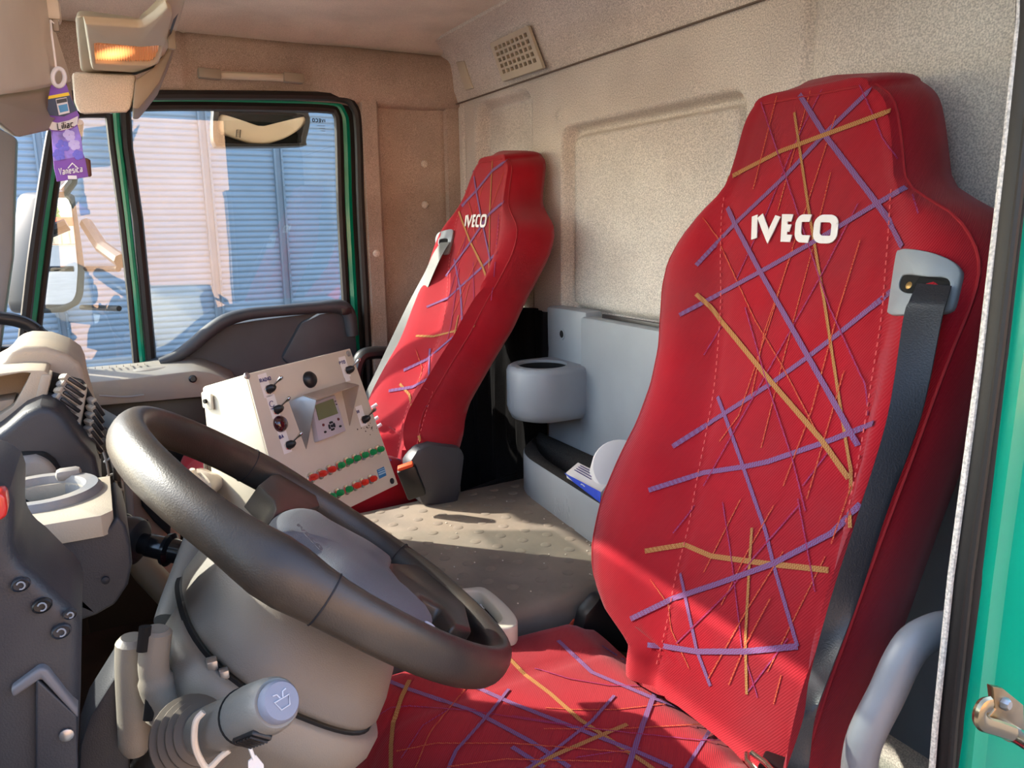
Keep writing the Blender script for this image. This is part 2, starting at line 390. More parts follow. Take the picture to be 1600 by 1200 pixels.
# far side behind the door: pillar strip and recessed corner panel
def PF(u, v): return P(u, v, x=XF)
mb = MB()
yA, yB, yC = -0.663, -0.712, -0.93
rows = [[Vector((x, y, z)) for x, y in ((2.14, yA), (2.075, yA + .002), (2.064, yA - .006), (2.062, yB + .006), (2.067, yB), (2.098, yB - .012), (2.102, yB - .05), (2.100, -.86), (2.085, -.895), (2.088, -.91), (2.075, -.915), (2.07, -.96), (2.14, -.97))] for z in np.linspace(FL, 0.36, 40)]
mb.grid(rows); wp = mb.build('wall_passenger', felt_brown, kind=ST, ang=40)
mb = MB()
for u, v in ((663, 256), (664, 320)):
    p = P(u, v, x=2.10); mb = MB(); mb.lathe([(0.0105, 0), (0.0105, .002), (.008, .0045), (.003, .0055)], p, (-1, 0, 0), 16); mb.build('trim_button', felt, wp)
p = P(588, 396, x=2.062); mb = MB(); mb.lathe([(0.010, 0), (0.010, .002), (.007, .004), (.003, .005)], p, (-1, 0, 0), 16); mb.build('trim_button', felt, wp)
# far front pillar trim, dark gap, and the outer side skin that carries the door
mb = MB(); mb.prism([P(-22, 120, x=2.045), P(-10, 195, x=2.045), P(26, 215, x=2.045), P(20, 400, x=2.045), P(-2, 560, x=2.045), P(-40, 560, x=2.045), P(-34, 300, x=2.045)], (0.05, 0, 0))
mb.build('trim_3', M('pillar_trim_grey', (132, 134, 136), 0.6, bump=.1), kind=ST, bevel=0.008)
# --- passenger door frame: seals, green frame, glass
def fr(pts, dx=0.0): return [PF(u, v) + Vector((dx, 0, 0)) for u, v in pts]
outer = [(30, 575), (38, 520), (52, 400), (68, 290), (84, 196), (98, 158), (120, 149), (230, 149), (330, 149), (450, 150), (530, 153), (551, 166), (559, 200), (563, 330), (571, 480), (576, 600), (578, 700)]
doorp = MB().tube(catmull(fr(outer, -.004), 4), 0.0115, 8, flat=1.0).prism([p + Vector((.028, 0, 0)) for p in (PF(540, 160), PF(578, 160), PF(592, 640), PF(556, 640))], (.02, 0, 0)).build('trim_4', rubber, kind=ST)
gpath = [(38, 590), (46, 520), (60, 400), (75, 290), (90, 205), (102, 170), (124, 156), (230, 155), (330, 155), (450, 157), (522, 161), (539, 174), (545, 205), (549, 330), (557, 480), (561, 560)]
mb = MB().tube(catmull(fr(gpath, .03), 4), 0.013, 8); mb.tube(fr([(180, 156), (184, 210), (200, 340), (212, 450), (224, 575)], .024), 0.0085, 8)
dpass = thing('passenger_door', 'green-framed passenger door with dark grey card and window, across the cab', 'door', P(300, 700, x=2.08))
mb.build('window_frame', green_paint, dpass)
mb = MB(); mb.tube(catmull(fr([(50, 590), (60, 500), (72, 400), (86, 290), (98, 210), (108, 184), (125, 176), (172, 176)], .03), 4), 0.0085, 8)
mb.tube(fr([(172, 176), (178, 230), (193, 340), (205, 450), (216, 575)], .028), 0.011, 8)
mb.build('seal', rubber, dpass)
mb = MB(); mb.tube(catmull(fr([(198, 164), (300, 163), (430, 165), (515, 168), (530, 176), (534, 205), (537, 330), (545, 480), (549, 560)], .026), 4), 0.012, 8)
mb.tube(fr([(196, 164), (200, 230), (216, 340), (227, 450), (238, 570)], .028), 0.0125, 8)
mb.build('seal', rubber, dpass)
gl = MB().prism(fr([(55, 590), (70, 420), (98, 190), (110, 172), (176, 172), (196, 340), (218, 585)], .030), (.004, 0, 0)).build('quarter_glass', side_glass, dpass, smooth=False)
gl = MB().prism(fr([(196, 160), (520, 164), (536, 180), (548, 480), (551, 590), (238, 590), (216, 340)], .030), (.004, 0, 0)).build('window_glass', side_glass, dpass, smooth=False)
# little printed maker's mark on the glass (seen from inside, so mirrored)
mb = MB(); word(mb, 'IVECO', P(508, 191, x=2.105), (0, 1, 0), (0, 0, 1), .0075, .0022, asp=.7); mb.build('glass_mark', ink, dpass, smooth=False)
mb = MB(); 
for k in range(3): stroke(mb, [P(508, 197 + 4 * k, x=2.105), P(495 + 3 * k, 196.5 + 4 * k, x=2.105)], .0015, (-1, 0, 0))
mb.build('glass_mark', M('faint_print', (120, 140, 150), .6), dpass, smooth=False)
# door card with a pull loop, sill ledge with ruler ticks
card = [(40, 600), (130, 585), (215, 572), (275, 554), (320, 522), (345, 509), (400, 500), (440, 495), (480, 490), (505, 486), (540, 484), (552, 500), (565, 600), (572, 760), (40, 760)]
MB().prism([P(u, v, x=2.055) for u, v in card], (.055, 0, 0)).build('door_card', door_plastic, dpass, bevel=.006)
hp = [(250, 563), (275, 553), (300, 536), (326, 514), (352, 497), (385, 487), (430, 482), (490, 477), (530, 475), (545, 487), (551, 520)]
hw = [.013, .016, .018, .019, .019, .017, .016, .018, .021, .021, .018]
pts = catmull([P(u, v + 4, x=2.035) for u, v in hp], 5); rad = list(np.interp(np.linspace(0, 1, len(pts)), np.linspace(0, 1, len(hw)), hw))
MB().tube(pts, rad, 12, flat=.9).build('pull_handle', door_plastic, dpass)
MB().prism([P(u, v, x=2.04) for u, v in ((470, 505), (500, 490), (552, 480), (565, 600), (500, 615), (440, 560))], (.03, 0, 0)).build('handle_mount', door_plastic, dpass, bevel=.01)
mb = MB(); mb.box(P(541, 486, x=2.02), (.012, .030, .020)); mb.build('latch_lever', black_plastic, dpass, bevel=.004)
led = [(100, 600), (140, 597), (215, 590), (270, 583), (305, 579), (328, 582), (350, 590), (376, 602), (372, 614), (330, 620), (250, 627), (140, 636), (100, 638)]
zl = P(250, 562, x=2.06).z - P(250, 586, x=1.94).z
lg = MB().prism([P(u, v, x=1.94) for u, v in led], (.118, 0, zl)).build('sill_ledge', ledge_plastic, dpass, bevel=.006)
mb = MB()
for k in range(9): 
    a = P(138 + 11 * k, 577 - .9 * k, x=2.02); mb.box((a.x, a.y, a.z + .002), (.03 if k % 3 == 0 else .018, .0012, .003))
mb.build('ruler_ticks', M('tick_grey', (120, 112, 98), .7), lg)
MB().lathe([(.009, 0), (.009, .006), (.006, .009)], P(301, 592, x=1.939), (-1, 0, .15), 14).build('screw_cap', black_plastic, lg)
mb = MB(); mb.lathe([(.022, 0), (.022, .004), (.018, .007), (.012, .008)], P(236, 577, x=2.0) + Vector((0, 0, -.003)), (0, 0, 1), 18, sx=1.9, ref=(0, 1, 0)); mb.build('lock_knob', ledge_plastic, lg)
MB().prism([P(u, v, x=2.0) for u, v in ((140, 632), (370, 617), (380, 760), (140, 760))], (.06, 0, 0)).build('lower_card', black_plastic, dpass, bevel=.004)
mb = MB(); mb.tube(catmull([P(155, 618, x=1.936), P(195, 620, x=1.936), P(225, 617, x=1.936)], 5), .002, 6); mb.build('bright_strip', M('trim_silver', (150, 150, 150), .4), dpass)
# grab handle on the far header
gh = thing('grab_handle', 'beige fold-down grab handle over the passenger window', 'handle', P(390, 120, x=2.05))
e0, e1, e2, e3 = [P(u, v, x=2.05) for u, v in ((309, 114), (345, 117), (442, 121), (474, 123))]
for a, b in ((e0, e1), (e2, e3)):
    mb = MB(); c = (a + b) / 2; mb.box(c, (.026, (a - b).length, .023), Matrix.Rotation(0.03, 3, 'X')); mb.build('end_cap', beige_dark, gh, bevel=.004)
mb = MB(); mb.tube(catmull([e1 + Vector((.004, .004, 0)), e1.lerp(e2, .3) + Vector((-.004, 0, -.001)), e1.lerp(e2, .7) + Vector((-.004, 0, -.001)), e2 + Vector((.004, -.004, 0))], 5), .0105, 10, flat=.9); mb.build('grip', beige_plastic, gh)
# far grab bar on the front pillar
pg = thing('pillar_handle', 'black ribbed grab handle on the passenger front pillar', 'handle', P(40, 500, x=1.93))
mb = MB(); mb.tube(catmull([P(u, v, x=1.93) for u, v in ((-30, 492), (0, 497), (22, 500), (45, 508), (65, 523), (85, 543), (110, 565))], 6), .0125, 10, flat=1.1); mb.build('bar', black_plastic, pg)
for u, v in ((58, 517), (66, 524), (74, 531), (82, 539)):
    a = P(u, v, x=1.925); MB().lathe([(.0145, -.003), (.0152, 0), (.0145, .003)], a, P(u + 9, v + 8, x=1.925) - a, 12).build('grip_rib', rubber, pg)
# --- windscreen, dash bulkhead, near side
y0, z0, y1, z1 = 0.325, 0.345, 0.66, -0.27
def WS(x, t): return Vector((x, y0 + (y1 - y0) * t, z0 + (z1 - z0) * t))
ws = MB().prism([WS(.36, .13), WS(2.04, .13), WS(2.04, 1), WS(.36, 1)], (0, .004, .003)).build('window_1', screen_glass, kind=ST, smooth=False)
MB().prism([WS(.36, 0), WS(2.04, 0), WS(2.04, .13), WS(.36, .13)], (0, .004, .003)).build('tinted_band', band_glass, ws, smooth=False, label='dark tinted strip along the top of the windscreen')
mb = MB(); mb.box((1.2, .68, -.62), (1.9, .05, .74)); mb.build('wall_front', dash_grey, kind=ST)
mb = MB(); mb.box((2.09, .42, -.64), (.05, .62, .76)); mb.build('trim_5', rubber, kind=ST)
mb = MB(); mb.tube([WS(.33, -.05), WS(.33, 1.05)], .04, 8); mb.box((.31, .42, -.64), (.05, .60, .76)); mb.tube([(.31, .34, .36), (.31, .13, .36), (.31, .16, -.28)], .025, 8); mb.build('trim_6', rubber, kind=ST)
mb = MB(); mb.box((2.10, -.15, -.80), (.05, 1.0, .55)); mb.build('trim_7', black_plastic, kind=ST)
# --- near door aperture: felt edge, double rubber seal, green pillar
def NP(u, v, x): return P(u, v, x=x)
edge = [(1597, -60), (1594, 30), (1570, 240), (1532, 560), (1486, 900), (1462, 1130), (1452, 1260)]
mb = MB(); mb.tube([NP(u, v, .335) for u, v in edge], .0026, 8); mb.build('trim_8', felt, kind=ST)
mb = MB(); mb.tube([NP(u + 35, v, .326) for u, v in edge], .0165, 14, flat=.9); mb.tube([NP(u + 30, v, .318) for u, v in edge], .0030, 8); mb.build('trim_9', rubber, kind=ST)
mb = MB(); mb.tube([NP(u + 69, v, .308) for u, v in edge], .0030, 8); mb.build('trim_10', M('brown_seal_lip', (98, 74, 66), .6), kind=ST)
mb = MB(); ed2 = [(1672, -60), (1669, 30), (1645, 240), (1606, 560), (1560, 900), (1533, 1130), (1520, 1260)]
g0 = [NP(u - 8, v, .306) for u, v in ed2]
rows = [[p + Vector((.02, 0, 0)) for p in g0], g0, [p + Vector((-.004, -.012, 0)) for p in g0], [p + Vector((-.030, -.022, 0)) for p in g0], [p + Vector((-.036, -.034, 0)) for p in g0], [p + Vector((-.036, -.30, 0)) for p in g0], [p + Vector((.03, -.30, 0)) for p in g0]]
mb.grid(rows); pil = mb.build('wall_driver', green_paint, kind=ST, ang=40)
mb = MB(); mb.box((.318, -.79, -.25), (.034, .38, 1.5)); mb.build('trim_11', felt_black, kind=ST)  # pillar felt blackened to paint the shade beside the driver's seat
mb = MB(); mb.box((.31, -.2, -1.02), (.06, .9, .1)); mb.build('trim_12', green_paint, kind=ST)
# door striker on the green pillar
st = thing('door_striker', 'brassy steel door striker bolted to the green pillar', 'striker', NP(1565, 1120, .268))
sx = .262
mb = MB(); mb.prism([NP(u, v, sx) for u, v in ((1552, 1073), (1568, 1076), (1600, 1102), (1602, 1160), (1578, 1161), (1546, 1143), (1546, 1120), (1556, 1108))], (.005, 0, 0)); mb.build('plate', M('zinc_brass', (150, 128, 96), .32, .9, var=.2, vscale=40), st, bevel=.001)
mb = MB(); mb.tube(catmull([NP(u, v, sx - .008) for u, v in ((1545, 1100), (1534, 1104), (1530, 1118), (1536, 1130), (1560, 1138), (1582, 1146))], 5), .0035, 10, flat=1.6); mb.build('loop', M('zinc_bright', (176, 154, 120), .25, .95), st)
MB().lathe([(.0045, 0), (.0045, .003), (.003, .005)], NP(1567, 1098, sx), (-1, 0, .1), 8).build('bolt', steel, st)
MB().lathe([(.006, -.002), (.006, .012), (.0045, .013)], NP(1583, 1146, sx), (-1, .1, 0), 14).build('pin', chrome, st)
# near grab bar beside the driver's seat
gb = thing('entry_grab_bar', 'thick grey painted grab bar beside the driver seat', 'grab bar', NP(1400, 1050, .38))
gp = [((1560, 972), .36), ((1500, 980), .365), ((1462, 986), .37), ((1430, 1003), .374), ((1408, 1035), .377), ((1385, 1085), .38), ((1362, 1130), .383), ((1348, 1165), .386), ((1342, 1210), .388), ((1340, 1290), .39)]
mb = MB(); mb.tube(catmull([NP(u, v, x) for (u, v), x in gp], 6), .0142, 14, flat=1.15); mb.build('bar', M('grey_blue_paint', (124, 128, 134), .38, bump=.06, bscale=200, dust=((110, 96, 86), 14, .35)), gb)

# the driver's own door, swung open at the front edge of the aperture
dd = thing('driver_door', 'open driver door hinged at the front pillar, out of the frame to the left', 'door', (.0, .27, -.5))
MB().box((-.17, .275, -.62), (.86, .06, .78)).build('door_shell', green_paint, dd, bevel=.02)
MB().box((-.17, .238, -.62), (.82, .025, .74)).build('door_card', door_plastic, dd, bevel=.01)
MB().tube([(.24, .27, -.24), (.24, .27, .27), (-.50, .27, .30), (-.58, .27, -.24)], .022, 8).build('window_frame', rubber, dd)
MB().box((-.17, .272, .02), (.80, .004, .52)).build('window_glass', side_glass, dd, smooth=False)

# cab body below the floor, so that the truck shades its own side of the yard
mb = MB(); mb.box((1.2, -.15, -1.62), (1.75, 1.6, 1.1)); mb.build('trim_14', black_plastic, kind=ST)
# ================================================================== the two seats
_lift = [0]
def next_lift():                                # every yarn lies at a height of its own, so that crossings stay clean
    _lift[0] = (_lift[0] + 7) % 29; return .0009 + .00003 * _lift[0]
def smooth_tab(tab, sig=0.012):
    tab = sorted(tab); za = np.array([t[0] for t in tab]); xa = np.array([t[1] for t in tab])
    zz = np.linspace(za[0] - .1, za[-1] + .1, 700); v = np.interp(zz, za, xa); h = zz[1] - zz[0]
    k = np.exp(-0.5 * (np.arange(-40, 41) * h / sig) ** 2); k /= k.sum()
    v = np.convolve(np.pad(v, 40, mode='edge'), k, 'valid')
    return lambda z: float(np.interp(z, zz, v))
def _arc(cx, cy, rx, ry, a0, a1, n=7): return [(cx + rx * math.cos(R(a)), cy + ry * math.sin(R(a))) for a in np.linspace(a0, a1, n)]
SMOOTH_LET = dict(LET)
SMOOTH_LET['O'] = [_arc(.68, .72, .32, .28, 0, 90) + _arc(.32, .72, .32, .28, 90, 180) + _arc(.32, .28, .32, .28, 180, 270) + _arc(.68, .28, .32, .28, 270, 360) + [(1, .72)]]
SMOOTH_LET['C'] = [[(1, 1), (.7, 1)] + _arc(.36, .70, .36, .30, 90, 180) + _arc(.36, .30, .36, .30, 180, 270) + [(.7, 0), (1, 0)]]
class Seat:
    def __init__(s, prof, L, Rr, LI, RI, bump, zb, zt, depth=0.10):
        s.prof = smooth_tab(prof, .02); s.zb, s.zt, s.depth = zb, zt, depth
        tab = lambda L_, sg: smooth_tab([(p.z, p.x) for p in (s.pt0(u, v) for u, v in L_)], sg)
        s.xl, s.xr, s.il, s.ir = tab(L, .006), tab(Rr, .006), tab(LI, .02), tab(RI, .02)
        s.bump = smooth_tab(bump, .02)
    def pt0(s, u, v):
        r = ray(u, v); y = -0.7
        for _ in range(25): y = 0.5 * y + 0.5 * s.prof(r[2] * y / r[1])
        return Vector(r * (y / r[1]))
    def front(s, x, z):
        y = s.prof(z); xl, xr, il, ir = s.xl(z), s.xr(z), s.il(z), s.ir(z)
        il = min(il, xl - .02); ir = max(ir, xr + .02)
        if x > il: t = (x - il) / (xl - il)
        elif x < ir: t = (ir - x) / (ir - xr)
        else:
            c = (x - (il + ir) / 2) / ((il - ir) / 2)
            return y - 0.003 * (1 - c * c) - .004 * math.exp(-((1 - abs(c)) / .05) ** 2) * min(1, s.bump(z) / .02)
        t = min(max(t, 0), 1); b = s.bump(z)
        g = float(sstep(0, .55, t)) * (1 - .6 * float(sstep(.62, 1.0, t)))
        return y + b * g - .004 * math.exp(-(t / .08) ** 2) * min(1, b / .02) - .008 * float(sstep(.86, 1, t))
    def pt(s, u, v):
        r = ray(u, v); y = s.pt0(u, v).y
        for _ in range(25): y = 0.5 * y + 0.5 * s.front(r[0] * y / r[1], r[2] * y / r[1])
        return Vector(r * (y / r[1]))
    def nrm(s, p):
        e = .004; fx = (s.front(p.x + e, p.z) - s.front(p.x - e, p.z)) / (2 * e); fz = (s.front(p.x, p.z + e) - s.front(p.x, p.z - e)) / (2 * e)
        return Vector((-fx, 1, -fz)).normalized()
    def ribbon(s, mb, px, wid, lift=.0012, step=9.0, th=.0002):
        q = []
        for (u0, v0), (u1, v1) in zip(px[:-1], px[1:]):
            k = max(1, int(math.hypot(u1 - u0, v1 - v0) / step))
            q += [(u0 + (u1 - u0) * i / k, v0 + (v1 - v0) * i / k) for i in range(k)]
        q.append(px[-1]); P3 = [s.pt(u, v) for u, v in q]
        stroke(mb, P3, wid, [s.nrm(p) for p in P3], lift, th)
    def shell(s, parent):
        mb = MB(); rows = []; d = s.depth; N = 44
        zs_ = np.concatenate([np.linspace(s.zb, s.zb + .05, 8)[:-1], np.linspace(s.zb + .05, s.zt - .05, 46), np.linspace(s.zt - .05, s.zt, 12)[1:]])
        for z in zs_:
            xl, xr = s.xl(z), s.xr(z); row = []
            for k in range(N + 1):
                x = xl + (xr - xl) * k / N; row.append(Vector((x, s.front(x, z), z)))
            yl, yr = row[0].y, row[-1].y; yb = s.prof(z) - d
            up = .010 * max(0, (z - .05) / .10)
            for dx, f in ((-.004, .06), (-.009, .2), (-.012, .45), (-.008, .75), (.008, .95), (.04, 1.0)): row.append(Vector((xr + dx, yr + (yb - yr) * f, z + up * f)))
            for dx, f in ((-.04, 1.0), (-.008, .95), (.008, .75), (.012, .45), (.009, .2), (.004, .06)): row.append(Vector((xl + dx, yl + (yb - yl) * f, z + up * f)))
            rows.append(row)
        top = rows[-1]; c = sum(top, Vector()) / len(top)
        for sc_, dz in ((.985, .003), (.955, .0055), (.90, .0085), (.80, .011), (.62, .013), (.38, .014), (.14, .0145)):
            rows.append([c + Vector(((p - c).x * (sc_ ** .7), (p - c).y * sc_, 0)) + Vector((0, 0, (p - c).z + dz)) for p in top])
        mb.grid(rows, True); mb.cap(rows[-1]); mb.cap(rows[0][::-1])
        return mb.build('backrest', red_fabric, parent, ang=50)
    def piping(s, parent):
        mb = MB()
        zz = np.linspace(s.zb + .01, s.zt, 60)
        path = [Vector((s.xr(z), s.front(s.xr(z), z), z)) for z in zz] + [Vector((x, s.front(x, s.zt), s.zt + .001)) for x in np.linspace(s.xr(s.zt), s.xl(s.zt), 10)[1:-1]] + [Vector((s.xl(z), s.front(s.xl(z), z), z)) for z in zz[::-1]]
        mb.tube(path, .0018, 6); mb.build('piping', red_dark, parent)
        mb = MB()                                # dashed stitch lines beside the insert
        for fn in (s.il, s.ir):
            z = s.zb + .03
            while z < .03:
                a = Vector((fn(z), 0, z)); b = Vector((fn(z + .0045), 0, z + .0045))
                a.y = s.front(a.x, a.z); b.y = s.front(b.x, b.z)
                stroke(mb, [a, b], .0014, (0, 1, .3), .0035); z += .0085
        mb.build('stitching', thread, parent, kind='stuff', smooth=False)
    def bits(s, parent, name, mat, lines, wid):
        if name.startswith('thin'):
            mb = MB()
            for i, l in enumerate(lines): s.ribbon(mb, l, wid, next_lift())
            return mb.build(name, mat, parent, smooth=False, kind='stuff')
        for i, l in enumerate(lines):
            mb = MB(); s.ribbon(mb, l, wid, next_lift()); mb.build(name, mat, parent, smooth=False)
    def badge(s, parent, quad, wid):
        (x0, y0_), (x1, y1_), (x2, y2_), (x3, y3_) = quad
        def bil(a, b):
            tx = (x0 + (x1 - x0) * a, y0_ + (y1_ - y0_) * a); bx = (x3 + (x2 - x3) * a, y3_ + (y2_ - y3_) * a)
            return (bx[0] + (tx[0] - bx[0]) * b, bx[1] + (tx[1] - bx[1]) * b)
        pxw = math.hypot(x1 - x0, y1_ - y0_)
        seat_w = (s.pt(x0, y0_) - s.pt(x1, y1_)).length
        for ch, a0, a1 in (('I', 0, .085), ('V', .07, .34), ('E', .345, .505), ('C', .515, .715), ('O', .73, 1.0)):
            mb = MB(); hw = wid / seat_w / 2; hh = hw * 2.2
            for stq in SMOOTH_LET[ch]:
                px = []
                for a, b in stq:
                    la = (a0 + a1) / 2 if ch == 'I' else a0 + hw + (a1 - a0 - 2 * hw) * a
                    px.append(bil(la, (b if ch == 'I' else (.10 + .9 * b) if ch == 'V' else hh + (1 - 2 * hh) * b)))
                s.ribbon(mb, px, wid, .0022, th=.0012)
            mb.build('embroidered_letter', badge_white, parent, smooth=False)

# ---------------- driver's seat
DS = Seat(prof=[(.18, -.825), (.10, -.805), (-.05, -.757), (-.1, -.745), (-.22, -.690), (-.32, -.642), (-.42, -.604), (-.56, -.560)],
    L=[(1180, 162), (1168, 175), (1158, 200), (1148, 240), (1135, 285), (1124, 305), (1095, 330), (1065, 370), (1045, 410), (1037, 450), (1035, 500), (1034, 540), (1022, 600), (1000, 660), (970, 720), (945, 780), (930, 850), (929, 890), (940, 930), (965, 965), (990, 990), (1030, 1016)],
    Rr=[(1350, 128), (1378, 138), (1392, 158), (1399, 190), (1405, 240), (1410, 285), (1425, 300), (1490, 335), (1520, 375), (1532, 410), (1530, 440), (1518, 480), (1495, 537), (1468, 610), (1440, 690), (1410, 770), (1373, 870), (1327, 1000), (1280, 1130), (1262, 1180)],
    LI=[(1140, 275), (1128, 330), (1125, 440), (1117, 600), (1095, 720), (1075, 830), (1055, 900), (1040, 985)],
    RI=[(1400, 250), (1393, 300), (1390, 350), (1378, 480), (1362, 590), (1345, 700), (1315, 850), (1280, 1000), (1262, 1090)],
    bump=[(.2, 0.0), (.05, .004), (.0, .012), (-.06, .024), (-.2, .032), (-.45, .034), (-.52, .022), (-.59, .012)], zb=-.574, zt=.152)
ds = thing('truck_seat', 'nearest red seat with a patterned cloth insert, beside the green door pillar', 'seat', (0.68, -.5, FL), 'red truck seats')
bk = DS.shell(ds); DS.piping(bk)
thick_l = [[(1362, 139), (1290, 209), (1228, 275), (1149, 350), (1088, 415)], [(1250, 148), (1290, 212), (1365, 310), (1390, 345), (1411, 386)], [(1415, 294), (1369, 320), (1268, 381), (1189, 425), (1100, 473), (1062, 493)],
 [(1138, 325), (1150, 352), (1189, 425), (1229, 496), (1265, 560), (1315, 648), (1341, 697)], [(1394, 455), (1317, 517), (1262, 559), (1205, 600), (1130, 648), (1051, 698)], [(1366, 662), (1300, 688), (1200, 722), (1162, 730), (1100, 739), (1014, 766)],
 [(1345, 788), (1300, 834), (1207, 882), (1120, 913), (1050, 936), (986, 967)], [(1012, 1008), (1040, 1010), (1090, 1018), (1165, 1018), (1248, 1010)]]
med_l = [[(1122, 620), (1135, 655), (1162, 730), (1180, 782), (1197, 830), (1210, 885), (1247, 1010)], [(1064, 896), (1072, 935), (1090, 1017), (1111, 1072)]]
thick_o = [[(1391, 174), (1290, 211), (1220, 237), (1138, 279)], [(1088, 460), (1110, 480), (1205, 596), (1285, 688), (1327, 748)], [(1008, 861), (1070, 851), (1112, 869), (1200, 881), (1295, 891)]]
med_o = [[(1242, 176), (1264, 325), (1290, 478), (1300, 545), (1316, 648), (1330, 735), (1329, 825)], [(1176, 825), (1172, 885), (1166, 1000), (1168, 1085)]]
thin_o = [[(1215, 150), (1178, 296)], [(1267, 142), (1216, 330)], [(1307, 180), (1262, 320), (1235, 400), (1205, 500), (1155, 650), (1125, 690)], [(1299, 270), (1282, 340)], [(1345, 376), (1310, 490), (1270, 640), (1225, 760)], [(1270, 390), (1225, 560), (1190, 700)], [(1098, 340), (1121, 371), (1180, 500), (1222, 570), (1290, 700)],
 [(1240, 390), (1195, 520), (1175, 620)], [(1330, 760), (1300, 850)], [(1158, 780), (1100, 895)], [(1210, 790), (1170, 860), (1128, 945)], [(1225, 862), (1170, 950), (1108, 1060)], [(1205, 935), (1165, 1010), (1140, 1070)], [(1290, 870), (1200, 1050)], [(1016, 905), (1045, 945), (1050, 985), (1078, 1045)], [(1222, 1055), (1210, 1100)], [(1320, 580), (1262, 780)]]
thin_l = [[(1190, 160), (1250, 340), (1297, 480), (1352, 600), (1358, 650)], [(1285, 140), (1240, 230), (1200, 330), (1150, 440)], [(1344, 132), (1380, 215), (1402, 250)], [(1342, 318), (1290, 420), (1240, 510), (1190, 600), (1100, 760)], [(1165, 480), (1200, 600), (1240, 720), (1260, 800)], [(1128, 510), (1100, 555)], [(1130, 785), (1145, 880), (1160, 1010), (1185, 1090)], [(1250, 790), (1180, 870), (1140, 925), (1058, 1005)], [(1248, 780), (1265, 870), (1275, 925)], [(1232, 998), (1170, 1080)], [(1300, 700), (1255, 760)], [(1087, 790), (1052, 833)], [(1425, 305), (1436, 335)]]
thin_l2 = [[(1400, 262), (1435, 336)]]
DS.bits(ds, 'lilac_stripe', lilac_yarn, thick_l, .0064); DS.bits(ds, 'lilac_stripe', lilac_yarn, med_l, .0048)
DS.bits(ds, 'ochre_stripe', ochre_yarn, thick_o, .0062); DS.bits(ds, 'ochre_stripe', ochre_yarn, med_o, .0036)
DS.bits(ds, 'thin_ochre_line', ochre_thin, thin_o, .0015); DS.bits(ds, 'thin_lilac_line', lilac_thin, thin_l, .0016)
DS.badge(ds, ((1176, 338), (1313, 340), (1309, 379), (1175, 374)), .0092)
# belt bezel let into the shoulder
def bezel(S, root, out, inn, lift=.006, thick=.008, mat=grey_plastic):
    O = [S.pt(u, v) for u, v in out]; c = sum(O, Vector()) / len(O); n = S.nrm(c)
    O = [p + n * lift for p in catmull(O, 4, True)]; I = [S.pt(u, v) + n * (lift - .001) for u, v in inn]; I = catmull(I, 4, True)
    mb = MB(); mb.ringplate(O, I, -n * thick, 72); b = mb.build('belt_bezel', mat, root, bevel=.0015, ang=50)
    mb = MB(); mb.prism([p - n * (lift - .0042) for p in I], -n * .003); mb.build('slot', dark_hole, b, smooth=False)
    return b, n
bz, bn = bezel(DS, ds, [(1410, 393), (1424, 391), (1460, 397), (1490, 409), (1503, 421), (1506, 434), (1496, 478), (1488, 488), (1472, 492), (1430, 494), (1400, 494), (1391, 490), (1392, 482), (1404, 402)], [(1412, 436), (1420, 431), (1450, 434), (1480, 436), (1488, 444), (1486, 456), (1475, 460), (1440, 460), (1418, 459), (1409, 450)])
p = DS.pt(1423, 447); mb = MB(); mb.lathe([(.0045, 0), (.0045, .003), (.003, .004)], p - bn * .001, bn, 12); mb.build('guide_pin', M('brass_bit', (150, 120, 70), .4, .6), bz)
def belt(S, name, parent, L, Rr, lifts, mat, thick=.0012, nrm=None):
    def LF(u, v, q): p = S.pt(u, v); return p * ((p.y + q) / p.y)   # towards the open door, along the line of sight to the belt edge

    a = [LF(u, v, q) for (u, v), q in zip(L, lifts)]; b = [LF(u, v, q) for (u, v), q in zip(Rr, lifts)]
    a = catmull(a, 6); b = catmull(b, 6); rows = []
    for p, q in zip(a, b):
        t = Vector((0, thick, thick * .3)); rows.append([p.lerp(q, k / 6) + t for k in range(7)] + [q.lerp(p, k / 6) for k in range(7)])
    mb = MB(); mb.grid(rows, True); mb.cap(rows[0]); mb.cap(rows[-1][::-1]); return mb.build(name, mat, parent)
db = thing('driver_seat_belt', 'black seat belt hanging from the bezel of the nearest red seat', 'seat belt', DS.pt(1450, 450), 'seat belts')
belt(DS, 'webbing', db, [(1434, 443), (1422, 470), (1412, 500), (1388, 650), (1343, 800), (1300, 933), (1267, 1055), (1257, 1120), (1236, 1185), (1225, 1215)], [(1487, 447), (1480, 472), (1472, 500), (1440, 650), (1386, 800), (1343, 933), (1297, 1055), (1274, 1120), (1266, 1180), (1262, 1215)], [.008, .018, .020, .024, .028, .034, .045, .055, .06, .06], belt_mat)
tp = P(1180, 1190, z=-.535)
mb = MB(); a = [P(1166, 1181, z=-.53), P(1174, 1180, z=-.528), P(1208, 1208, z=-.525)]; mb.tube([P(1167, 1178, z=-.53), P(1168, 1190, z=-.53), P(1186, 1210, z=-.53), P(1215, 1212, z=-.53), P(1194, 1190, z=-.53), P(1174, 1176, z=-.53)], .003, 8); mb.build('tongue', chrome, db)
mb = MB(); mb.box(P(1228, 1205, z=-.545), (.05, .03, .012), Matrix.Rotation(.5, 3, 'Z')); mb.build('tongue_grip', black_plastic, db, bevel=.003)

